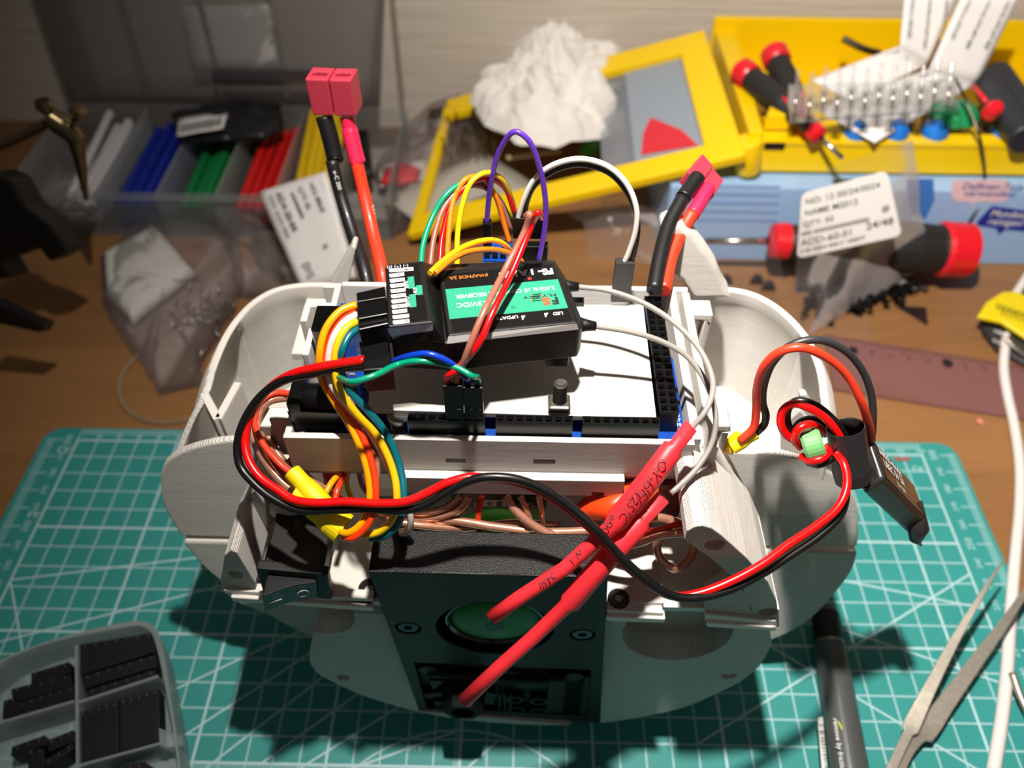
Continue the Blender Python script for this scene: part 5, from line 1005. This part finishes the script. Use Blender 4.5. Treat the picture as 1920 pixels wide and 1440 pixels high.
tag(MB().lathe([(.01, 2.5), (3.5, 2), (4.5, 0), (4.5, -6)], Z(1866, 202, zr + 20), (0, -.5, 1), 20).build('red_button', REDC), 'small red and yellow button between the plier handles', 'button')
GR = M('emerald_plastic', (24, 140, 84), .4)
wg = empty('green_wing_nut', Z(1788, 215, zr + 6), 'green two-lobed plastic wing nut on the yellow case edge', 'wing nut')
for x, y in ((1772, 213), (1806, 214)): MB().lathe([(.01, 3), (6, 2.6), (9.2, .8), (9.2, -1), (6, -2.6), (.01, -3)], Z(x, y, zr + 8), (.1, -.55, 1), 28).build('wing', GR, wg)
MB().cyl(Z(1789, 205, zr + 8), Z(1792, 232, zr + 8), 3.4, seg=14).build('wing_core', GR, wg)
tag(MB().tube([Z(1790, 145, zr + 30), Z(1812, 190, zr + 20), Z(1838, 262, zr + 6), Y(1846, 320, yf - 4), Y(1845, 370, yf - 10), Y(1815, 420, yf - 16), Z(1800, 450, 16)], .8, seg=8).build('thin_wire', DMETAL), 'thin dark wire hanging over the yellow case front', 'wire')
tag(MB().tube([Z(1580, 72, zr + 16), Z(1620, 92, zr + 12), Z(1650, 100, zr + 10)], 2.2, seg=10).build('tweezer_tip', DMETAL), 'dark pointed tool at the back of the yellow case', 'tool')
# folded leaflets
ink = M('leaflet_ink', (120, 118, 122), .8)
def leaflet(name, label, quads, lines):
    e = empty(name, quads[0][0], label, 'leaflet')
    for k, q in enumerate(quads):
        sheet('leaf_panel', q, PAPER, 8, 8, .4, th=.35, parent=e)
        a, b, c, d = q; n_ = (b - a).cross(d - a).normalized(); n_ = n_ if n_.dot(CAM - a) > 0 else -n_
        it = []
        for j in range(lines):
            v = (j + .6) / lines; p0 = a.lerp(b, v) * .92 + d.lerp(c, v) * .08
            it.append(('manual text line 000' if j % 3 else 'SAFETY NOTES', 3.2, p0 + n_ * .7, d - a, a - b, 'LEFT', .02))
        text('leaf_print', it, ink, e, .3)
leaflet('folded_leaflet', 'folded white instruction leaflet standing in the yellow case, left one of two', [[Y(1697, -12, 395), Y(1795, -12, 395), Y(1740, 120, 380), Y(1688, 86, 380)], [Y(1688, 86, 380), Y(1740, 120, 380), Z(1600, 190, zr + 12), Z(1520, 150, zr + 12)]], 3)
leaflet('folded_leaflet', 'folded white instruction leaflet leaning right behind the green wing nut', [[Y(1806, -12, 385), Y(1915, -12, 385), Y(1832, 155, 370), Y(1742, 130, 370)], [Y(1742, 130, 370), Y(1832, 155, 370), Z(1640, 268, zr + 4), Z(1530, 205, zr + 8)]], 3)
# strip of clear crimp terminals
first = None
for i in range(12):
    x = 1490 + i * 26; y = 212 + (i % 2) * 8 - i * 2.0
    p = Z(x, y, zr + 24 + i * .5)
    if first is None:
        f = MB(); f.lathe([(.6, 0), (2.9, .3), (3.1, 8), (2.2, 11), (1.0, 12), (1.0, 22), (.01, 22)], V((0, 0, 0)), V((0, .6, .8)), 14); first = f.build('clear_terminal', Mfilm('terminal_plastic', (220, 216, 214), .86, .08, .3, 200)); o = first
        g = MB().cyl((0, .5, .6), (0, 6, 8), 1.2, seg=8).build('metal_insert', METAL, first); o.location = p * MM
    else:
        o = first.copy(); COL.objects.link(o); g2_ = g.copy(); COL.objects.link(g2_); g2_.parent = o; o.location = p * MM
    tag(o, 'clear capped terminal in the row over the leaflets', 'terminal', 'clear terminals in a row over the yellow case')
tag(sheet('terminal_carrier', [Z(1480, 232, zr + 14), Z(1800, 205, zr + 18), Z(1790, 150, zr + 30), Z(1478, 160, zr + 26)], FILM2, 12, 6, 2, th=.6), 'clear carrier strip holding the row of terminals', 'strip')

# ---- clear bags in front of the carton
tag(sheet('labelled_bag', [Z(1485, 640, -1), Z(1738, 500, 8), Y(1712, 262, 268), Y(1500, 330, 262)], Mfilm('bag_film_soft', (215, 208, 208), .965, .1, .35, 30), 22, 16, 3, .035, seed=2, th=0), 'clear zip bag with white label standing before the large screwdriver', 'bag')
tag(sheet('empty_bag', [Z(1330, 560, 2), Z(1500, 640, 0), Y(1440, 380, 262), Y(1060, 400, 255)], Mfilm('bag_film_soft', (215, 208, 208), .965, .1, .35, 30), 22, 16, 4, .03, seed=9, th=0), 'empty clear bag spread between the robot and the blue carton', 'bag')
tag(sheet('flat_bag', [Z(1540, 800, -2.4), Z(1640, 790, -2.4), Z(1632, 590, -2), Z(1480, 600, -2)], Mfilm('bag_film_soft', (215, 208, 208), .965, .1, .35, 30), 14, 14, 1.2, .06, seed=4, th=0), 'flat clear bag lying over the ruler right of the robot', 'bag')
tag(sheet('pale_bag', [Z(1105, 480, -1), Z(1330, 520, -1), Z(1260, 380, 16), Z(1090, 390, 14)], FILM, 16, 12, 8, .05, seed=14, th=0), 'crinkled clear bag behind the white and black wire arch', 'bag')
pl_ = empty('printed_label', Y(1590, 400, 255), 'white printed label with rounded corners on the zip bag', 'label')
q = [Y(1494, 481, 252), Y(1690, 438, 252), Y(1664, 323, 258), Y(1503, 366, 258)]
qa, qb, qc, qd = q
def rsheet(q, r=.07):
    P = []
    for (u, v, a0) in ((1 - r, 1 - r, 0), (r, 1 - r, 90), (r, r, 180), (1 - r, r, 270)):
        for i in range(5): a = radians(a0 + 22.5 * i); P.append((u + r * cos(a), v + r * 1.4 * sin(a)))
    return [qa * (1 - u) * (1 - v) + qb * u * (1 - v) + qc * u * v + qd * (1 - u) * v for u, v in P]
n_ = (qb - qa).cross(qd - qa).normalized(); n_ = n_ if n_.dot(CAM - qa) > 0 else -n_
MB().prism(rsheet(q), n_ * .4).build('label_sheet', PAPER, pl_)
def lp(u, v): return onq(u, v, .55)
rt_ = qb - qa; upv = qd - qa
text('label_print', [('NO: 12 00/24/0024', 4.6, lp(.05, .84), rt_, upv, 'LEFT', .01), ('NAME M2012', 4.6, lp(.05, .66), rt_, upv, 'LEFT', .01), ('QTY: 50', 4.4, lp(.04, .48), rt_, upv, 'LEFT', .01), ('000 :0000000000000000', 3.4, lp(.03, .34), rt_, upv, 'LEFT', .02), ('ADD-60-01', 5.6, lp(.03, .17), rt_, upv, 'LEFT', .01), ('0 00 000:0 00017 100077', 3.2, lp(.03, .05), rt_, upv, 'LEFT', .02), ('24/48', 6, lp(.68, .20), rt_, upv, 'LEFT', .01), ('#', 6, lp(.86, .42), rt_, upv, 'LEFT', .01)], M('grey_print', (70, 68, 70), .7), pl_, .1)
rnd = random.Random(31); first = None; k = 0
while k < 150:
    x = rnd.gauss(1615, 62); y = 546 - (x - 1615) * .17 + rnd.gauss(0, 17 - abs(x - 1615) * .05)
    if not 1510 < x < 1722: continue
    if first is None:
        f = MB(); f.lathe([(.01, 0), (2.2, .1), (2.4, .9), (1.1, 1.0), (1.1, 6), (.01, 6.6)], V((0, 0, 0)), V((1, 0, 0)), 10); first = f.build('small_screw', M('black_oxide', (26, 25, 26), .35, .6)); o = first
    else: o = first.copy(); COL.objects.link(o)
    o.location = Z(x, y, rnd.uniform(-1.5, 6)) * MM; o.rotation_euler = (rnd.uniform(-1, 1), rnd.uniform(-1, 1), rnd.uniform(0, 6)); tag(o, 'tiny black screw in the pile below the white label', 'screw', 'black screws piled on the desk'); k += 1
for k, (x, y) in enumerate(((1418, 528), (1360, 530), (1440, 540))): crumple('black_clip', [(x - 14, y + 5), (x - 8, y - 8), (x + 10, y - 6), (x + 14, y + 6)], -2.9, 5, BLKM, 1, .1, seed=k, label=['small black clip behind the right compartment', 'small black scrap left of the black clip', 'small black scrap right of the black clip'][k], cat='scrap')
tag(MB().prism([Z(1679, 575, -3), Z(1736, 578, -3), Z(1739, 611, -3)], (0, 0, .8)).build('foil_triangle', M('dark_foil', (70, 62, 66), .2, .7)), 'small dark foil triangle lying on the desk under the screws', 'foil')
# ---- ruler
RUL = Mfilm('tinted_ruler_plastic', (170, 125, 125), .8, .12, .05, 10)
a, b, c, d = Z(1545, 631, -2.9), Z(1990, 702, -2.9), Z(1990, 800, -2.9), Z(1560, 733, -2.9)
ru = MB().prism([a, b, c, d], (0, 0, 2.2)).build('ruler', RUL); tag(ru, 'tinted transparent ruler lying flat on the desk at the right', 'ruler')
mb = MB(); 
for i in range(60):
    t = i / 60; p = a.lerp(b, t); q_ = d.lerp(c, t); L = .16 if i % 5 == 0 else .09; w_ = .0016
    mb.prism([p.lerp(q_, .02), a.lerp(b, t + w_).lerp(d.lerp(c, t + w_), .02), a.lerp(b, t + w_).lerp(d.lerp(c, t + w_), L), p.lerp(q_, L)], (0, 0, .05))
for v in mb.v: v.z += 2.25
mb.build('ruler_ticks', KPRINT, ru)
mb = MB()
for x, y, r in ((1600, 656, 2.6), (1777, 680, 2.8)): mb.lathe([(r, 0), (.01, .05)], Z(x, y, -.6), (0, 0, 1), 16)
mb.build('ruler_dot', KPRINT, ru)
text('ruler_numbers', [(s, 3.4, Z(x, y + 2, -.6), (1, -.12, 0), (.12, 1, 0), 'CENTER') for s, x, y in (('8', 1636, 661), ('7', 1670, 668), ('6', 1706, 671), ('5', 1742, 676), ('3', 1812, 688), ('2', 1848, 692))], KPRINT, ru, .1)
# ---- yellow tag, cable
yt_ = empty('cable_wrap', Z(1880, 600, 2), 'black packaged cable end under a yellow barcode sleeve at the right edge', 'package')
crumple_ = [(1833, 592), (1850, 565), (1880, 546), (1905, 545), (1940, 560), (1940, 640), (1915, 625), (1880, 602)]
P = [Z(x, y, 12) for x, y in crumple_]; MB().prism(P, (0, 0, -3)).build('yellow_sleeve', M('yellow_label', (226, 202, 0), .45), yt_, bevel=1.2, seg=3)
text('sleeve_print', [('000000', 7, Z(1866, 578, 12.2), (1, -.55, 0), (.55, 1, 0), 'LEFT', .02), ('IIIIII', 9, Z(1874, 590, 12.2), (1, -.55, 0), (.55, 1, 0), 'LEFT', .0)], M('olive_ink', (120, 110, 10), .6), yt_, .1)
MB().prism([Z(1838, 600, 3), Z(1880, 604, 6), Z(1940, 655, 6), Z(1940, 690, 2), Z(1870, 655, 0), Z(1845, 625, 0)], (0, 0, -2.5)).build('black_card', M('black_card', (40, 37, 38), .4), yt_, bevel=.6)
text('card_print', [('o88', 4, Z(1862, 622, 5), (1, -.8, 0), (.8, 1, 0), 'LEFT', .01), ('0:00', 3.4, Z(1860, 640, 3), (1, -.8, 0), (.8, 1, 0), 'LEFT', .01)], WPRINT, yt_, .3)
MB().tube([Z(1889, 632, 8), Z(1905, 650, 6), Z(1935, 672, 4)], 2.2, seg=10, flat=.4).build('foil_strip', METAL, yt_)
wire('white_cable', [Z(1935, 505, 6), Z(1912, 540, 5), Z(1900, 560, 4), Z(1890, 600, 3), Z(1886, 640, 2.5), Z(1882, 690, 1), Z(1889, 740, 0), Z(1902, 800, 0), Z(1912, 870, 0), Z(1912, 950, .5), Z(1905, 1030, 1.5), Z(1899, 1100, 2.5), Z(1893, 1180, 2.7), Z(1888, 1260, 2.7), Z(1878, 1350, 2.7), Z(1862, 1450, 2.7)], 2.5, M('white_cable_jacket', (226, 218, 214), .45), 'white cable running down the right edge of the mat', 'cable', n=6)
tag(crumple('pink_scrap', [(1828, 790), (1832, 783), (1845, 793), (1844, 799)], -2.9, 1.5, M('pink_scrap', (220, 130, 110), .6), .2), 'tiny pink scrap on the desk right of the mat', 'scrap')
tag(MB().prism([Z(1676, 860, 0), Z(1706, 860, 0), Z(1706, 864, 0), Z(1676, 864, 0)], (0, 0, .8)).build('red_scrap', M('dull_red', (170, 70, 64), .6)), 'short dull red strip lying at the mat top edge', 'scrap')

# ---- helping-hand stand at the left
hh_ = empty('helping_hand', Z(95, 240, 40), 'brassy jointed metal clamp arm reaching in from the left edge', 'clamp')
BR = M('worn_brass', (112, 98, 74), .3, .95, noise=.3, nscale=300)
HY = 250
MB().tube([Y(-20, 282, HY), Y(40, 256, HY), Y(95, 228, HY)], 2.4, seg=14).build('arm_rod', BR, hh_)
MB().tube([Y(88, 215, HY), Y(110, 230, HY), Y(130, 245, HY), Y(145, 262, HY)], lambda t: 5.5 - 1.5 * abs(t - .4), seg=14).build('joint_block', BR, hh_, bevel=.5)
for a, b in (((84, 200), (96, 224)), ((146, 212), (134, 240))): MB().lathe([(.01, -3.5), (3.6, -3), (4, 0), (3, 2), (1.5, 4), (1.5, 9)], Y(*a, HY - 2), (Y(*b, HY) - Y(*a, HY)), 20).build('thumb_screw', BR, hh_)
MB().tube([Y(140, 258, HY), Y(150, 300, HY), Y(156, 340, HY), Y(162, 374, HY)], lambda t: 3.8 - 2.6 * t, seg=12).build('clip_jaw', BR, hh_)
tag(MB().prism([Y(-20, 320, 215), Y(15, 335, 215), Y(45, 385, 215), Y(90, 420, 215), Y(128, 472, 215), Y(92, 492, 215), Y(72, 465, 215), Y(0, 490, 215), Y(20, 520, 215), Y(-20, 530, 215)], (3, 12, -6)).build('stand_clamp', BLKM, bevel=1.5), 'black plastic clamp jutting in from the left edge', 'clamp')
tag(MB().prism([Y(-20, 560, 180), Y(30, 585, 180), Y(84, 607, 180), Y(74, 624, 180), Y(0, 608, 180), Y(-20, 604, 180)], (0, 8, -6)).build('black_wedge', BLKM, bevel=1), 'small black wedge below the black clamp at the left edge', 'wedge')

# ================================================================== foreground on the mat
# ---- tweezers
tw = empty('tweezers', Z(1690, 1410, 8), 'steel tweezers with two spread arms pointing up right on the mat', 'tweezers')
STL = M('brushed_steel', (178, 170, 158), .42, .8, noise=.25, nscale=500)
def blade(P, w, name):
    pts = catmull([Z(*q) for q in P], 6); vs = []; n = len(pts)
    for i, p in enumerate(pts):
        t = (pts[min(i + 1, n - 1)] - pts[max(i - 1, 0)]).normalized(); s = t.cross(V((0, 0, 1))).normalized(); k = w(i / (n - 1))
        vs += [p - s * k, p + s * k, p + s * k + V((0, 0, 1.4)), p - s * k + V((0, 0, 1.4))]
    fs = [(i * 4 + j, i * 4 + (j + 1) % 4, (i + 1) * 4 + (j + 1) % 4, (i + 1) * 4 + j) for i in range(n - 1) for j in range(4)] + [(3, 2, 1, 0), tuple(range(4 * n - 4, 4 * n))]
    MB().add(vs, fs, False).build(name, STL, tw, bevel=.3)
blade([(1665, 1452, 6), (1690, 1400, 7), (1708, 1362, 8), (1738, 1300, 12), (1790, 1200, 18), (1840, 1115, 24), (1881, 1048, 28)], lambda t: 1.7 if t < .3 else (2.9 - 2.6 * max(0, t - .35) / .65), 'arm')
blade([(1680, 1455, 5), (1705, 1405, 5), (1735, 1372, 5), (1765, 1330, 6), (1830, 1240, 9), (1885, 1165, 12), (1935, 1090, 15)], lambda t: 1.9 if t < .3 else (3.6 - 2.6 * max(0, t - .4) / .6), 'arm')
tag(MB().tube([Z(1898, 1262, 6), Z(1915, 1310, 5), Z(1935, 1350, 4)], 1.5, seg=10).build('steel_rod', STL), 'short dark steel rod at the right edge beside the cable', 'rod')
# ---- marker pen
pn = empty('marker_pen', Z(1570, 1300, 6.5), 'grey and black marker pen with barcode lying under the robot right side', 'pen')
pa, pb = Z(1545, 1140, 7), Z(1597, 1470, 7); ax = (pb - pa).normalized(); L = (pb - pa).length
GRAD = M('gunmetal_plastic', (92, 94, 94), .3, .3)
MB().lathe([(.01, 0), (4.5, .5), (5.6, 3), (5.8, L * .22)], pa, ax, 32).build('pen_end', BLKM, pn)
MB().lathe([(5.8, L * .22), (6.2, L * .24), (6.5, L * .5), (6.9, L)], pa, ax, 32).build('barrel', GRAD, pn)
MB().prism(catmull([Z(1593, 1330, 11), Z(1607, 1330, 11), Z(1618, 1400, 12), Z(1624, 1460, 12), Z(1605, 1460, 12), Z(1598, 1400, 12)], 3, True), (0, 0, -3)).build('pocket_clip', M('navy_gloss', (10, 18, 30), .15), pn, bevel=.8)
def onb(x, y): p = Z(x, y, 13.1); return p
side = V((1, 0, 0)); 
MB().prism([Z(1533, 1346, 10.6), Z(1542, 1344, 12), Z(1552, 1450, 12), Z(1541, 1450, 10.6)], (0, 0, .25)).build('barcode_patch', WPRINT, pn)
mb = MB(); rnd = random.Random(9); y = 1358
while y < 1440: h = rnd.uniform(1, 3.2); mb.prism([Z(1534 + (y - 1346) * .09, y, 10.9), Z(1543.5 + (y - 1346) * .09, y, 12.3), Z(1543.5 + (y - 1346) * .09, y + h, 12.3), Z(1534 + (y - 1346) * .09, y + h, 10.9)], (0, 0, .1)); y += h + rnd.uniform(1.5, 3.5)
mb.build('barcode', KPRINT, pn)
text('pen_print', [('remove by friction', 2.6, onb(1561, 1347), ax, ax.cross(V((0, 0, 1))) * -1, 'LEFT', .01)], WPRINT, pn, .4)
text('pen_print', [('V', 4.2, Z(1572, 1368, 12.8), ax.cross(V((0, 0, 1))) * -1, ax * -1, 'LEFT', .03)], M('lime_ink', (190, 210, 30), .5), pn, .4)

# ---- compartment box with black housings, bottom left
cb = empty('connector_box', Z(160, 1350, 0), 'frosted plastic compartment box holding black connector housings at the mat corner', 'compartment box')
ZH = 17
rim = [(-60, 1285), (0, 1238), (60, 1212), (150, 1185), (240, 1166), (270, 1165), (290, 1176), (302, 1200), (318, 1290), (330, 1370), (342, 1470), (-60, 1470)]
P = [Z(x, y, ZH) for x, y in rim]; Pi = catmull(P[1:10], 4); P = [P[0]] + Pi + P[10:]; c = sum(P, V()) / len(P)
n = len(P); inn = [p + (c - p).normalized() * 2.2 for p in P]; bot = [V((p.x, p.y, .2)) + (c - p).normalized() * V((1, 1, 0)).length * 1.0 for p in P]
for p in bot: p.z = .2
vs = P + inn + bot + [V((p.x, p.y, 1.4)) for p in inn]
fs = []
for i in range(n):
    j = (i + 1) % n; fs += [(i, j, n + j, n + i), (i, j, 2 * n + j, 2 * n + i), (n + i, n + j, 3 * n + j, 3 * n + i)]
fs += [list(range(2 * n, 3 * n)), list(range(3 * n, 4 * n))]
MB().add(vs, fs, False).build('box_shell', FROST, cb)
def wallq(a, b, th=1.1, top=15.5, bot_=1.4): a = Z(*a, top); b = Z(*b, top); t = (b - a).normalized(); s = V((t.y, -t.x, 0)) * th / 2; return MB().prism([V((p.x, p.y, bot_)) for p in (a - s, b - s, b + s, a + s)], (0, 0, top - bot_))
wallq((143, 1210), (146, 1470)).build('divider', FROST, cb); wallq((143, 1318), (296, 1268)).build('divider', FROST, cb); wallq((146, 1436), (303, 1393)).build('divider', FROST, cb); wallq((-60, 1372), (138, 1315)).build('divider', FROST, cb)
MB().prism([Z(298, 1365, 16), Z(340, 1382, 16), Z(342, 1398, 16), Z(318, 1402, 14), Z(300, 1400, 14)], (0, 0, -4)).build('hinge_lug', FROST, cb)
MB().prism([Z(320, 1425, 3), Z(345, 1425, 3), Z(345, 1470, 3), Z(300, 1470, 3)], (0, 0, 1.5)).build('latch_tab', FROST, cb)
def housing(q, z, h, label, pins=6, d0=None):
    P = [Z(x, y, z) for x, y in q]; P0 = [Z(x, y, z) for x, y in q]
    e = MB().prism(P, (0, 0, -h)).build('connector_housing', BLKM, bevel=.3); tag(e, label, 'connector housing')
    a, b = P0[3], P0[2]; t = (b - a).normalized(); f = (P0[0] - P0[3]).normalized()
    mb = MB()
    for i in range(pins): c_ = a.lerp(b, (i + .5) / pins) + f * 1.2; mb.obox(c_ + V((0, 0, .02)), t, f, V((0, 0, 1)), .55, 1.2, .12)
    mb.build('contact_windows', M('pin_recess', (58, 58, 60), .5), e); return e
H = [((150, 1266, 290, 1222, 288, 1190 - 4, 150, 1208), 'upper right compartment, back row', 7), ((160, 1290, 292, 1250, 292, 1226, 152, 1268), 'upper right compartment, middle row', 7), ((166, 1312, 290, 1270, 291, 1254, 160, 1294), 'upper right compartment, front row', 6),
     ((148, 1432, 222, 1410, 222, 1312, 148, 1336), 'lower right compartment, left block', 5), ((224, 1410, 300, 1388, 297, 1290, 224, 1312), 'lower right compartment, right block', 5),
     ((36, 1346, 138, 1312, 138, 1284, 30, 1318), 'upper left compartment, front row', 6), ((24, 1318, 136, 1284, 132, 1262, 20, 1292), 'upper left compartment, middle row', 5), ((58, 1286, 132, 1260, 130, 1240, 58, 1262), 'upper left compartment, back row', 4),
     ((4, 1348, 34, 1340, 32, 1306, 6, 1314), 'upper left compartment, corner block', 2), ((20, 1418, 88, 1396, 84, 1378, 22, 1400), 'lower left compartment, crosswise piece', 3), ((90, 1410, 140, 1390, 138, 1368, 88, 1388), 'lower left compartment, piece by the divider', 3),
     ((54, 1470, 84, 1470, 82, 1402, 50, 1406), 'lower left compartment, upright piece', 2), ((86, 1440, 140, 1402, 136, 1392, 78, 1428), 'lower left compartment, slanting piece', 3), ((200, 1470, 298, 1445, 270, 1428, 205, 1440), 'bottom right compartment', 4)]
for k, (q, lb, pn_) in enumerate(H): q = [(q[0], q[1]), (q[2], q[3]), (q[4], q[5]), (q[6], q[7])]; housing(q, 13.5 if k < 5 else 11.5, 9 - (k % 3), 'black connector housing in the ' + lb, pn_)
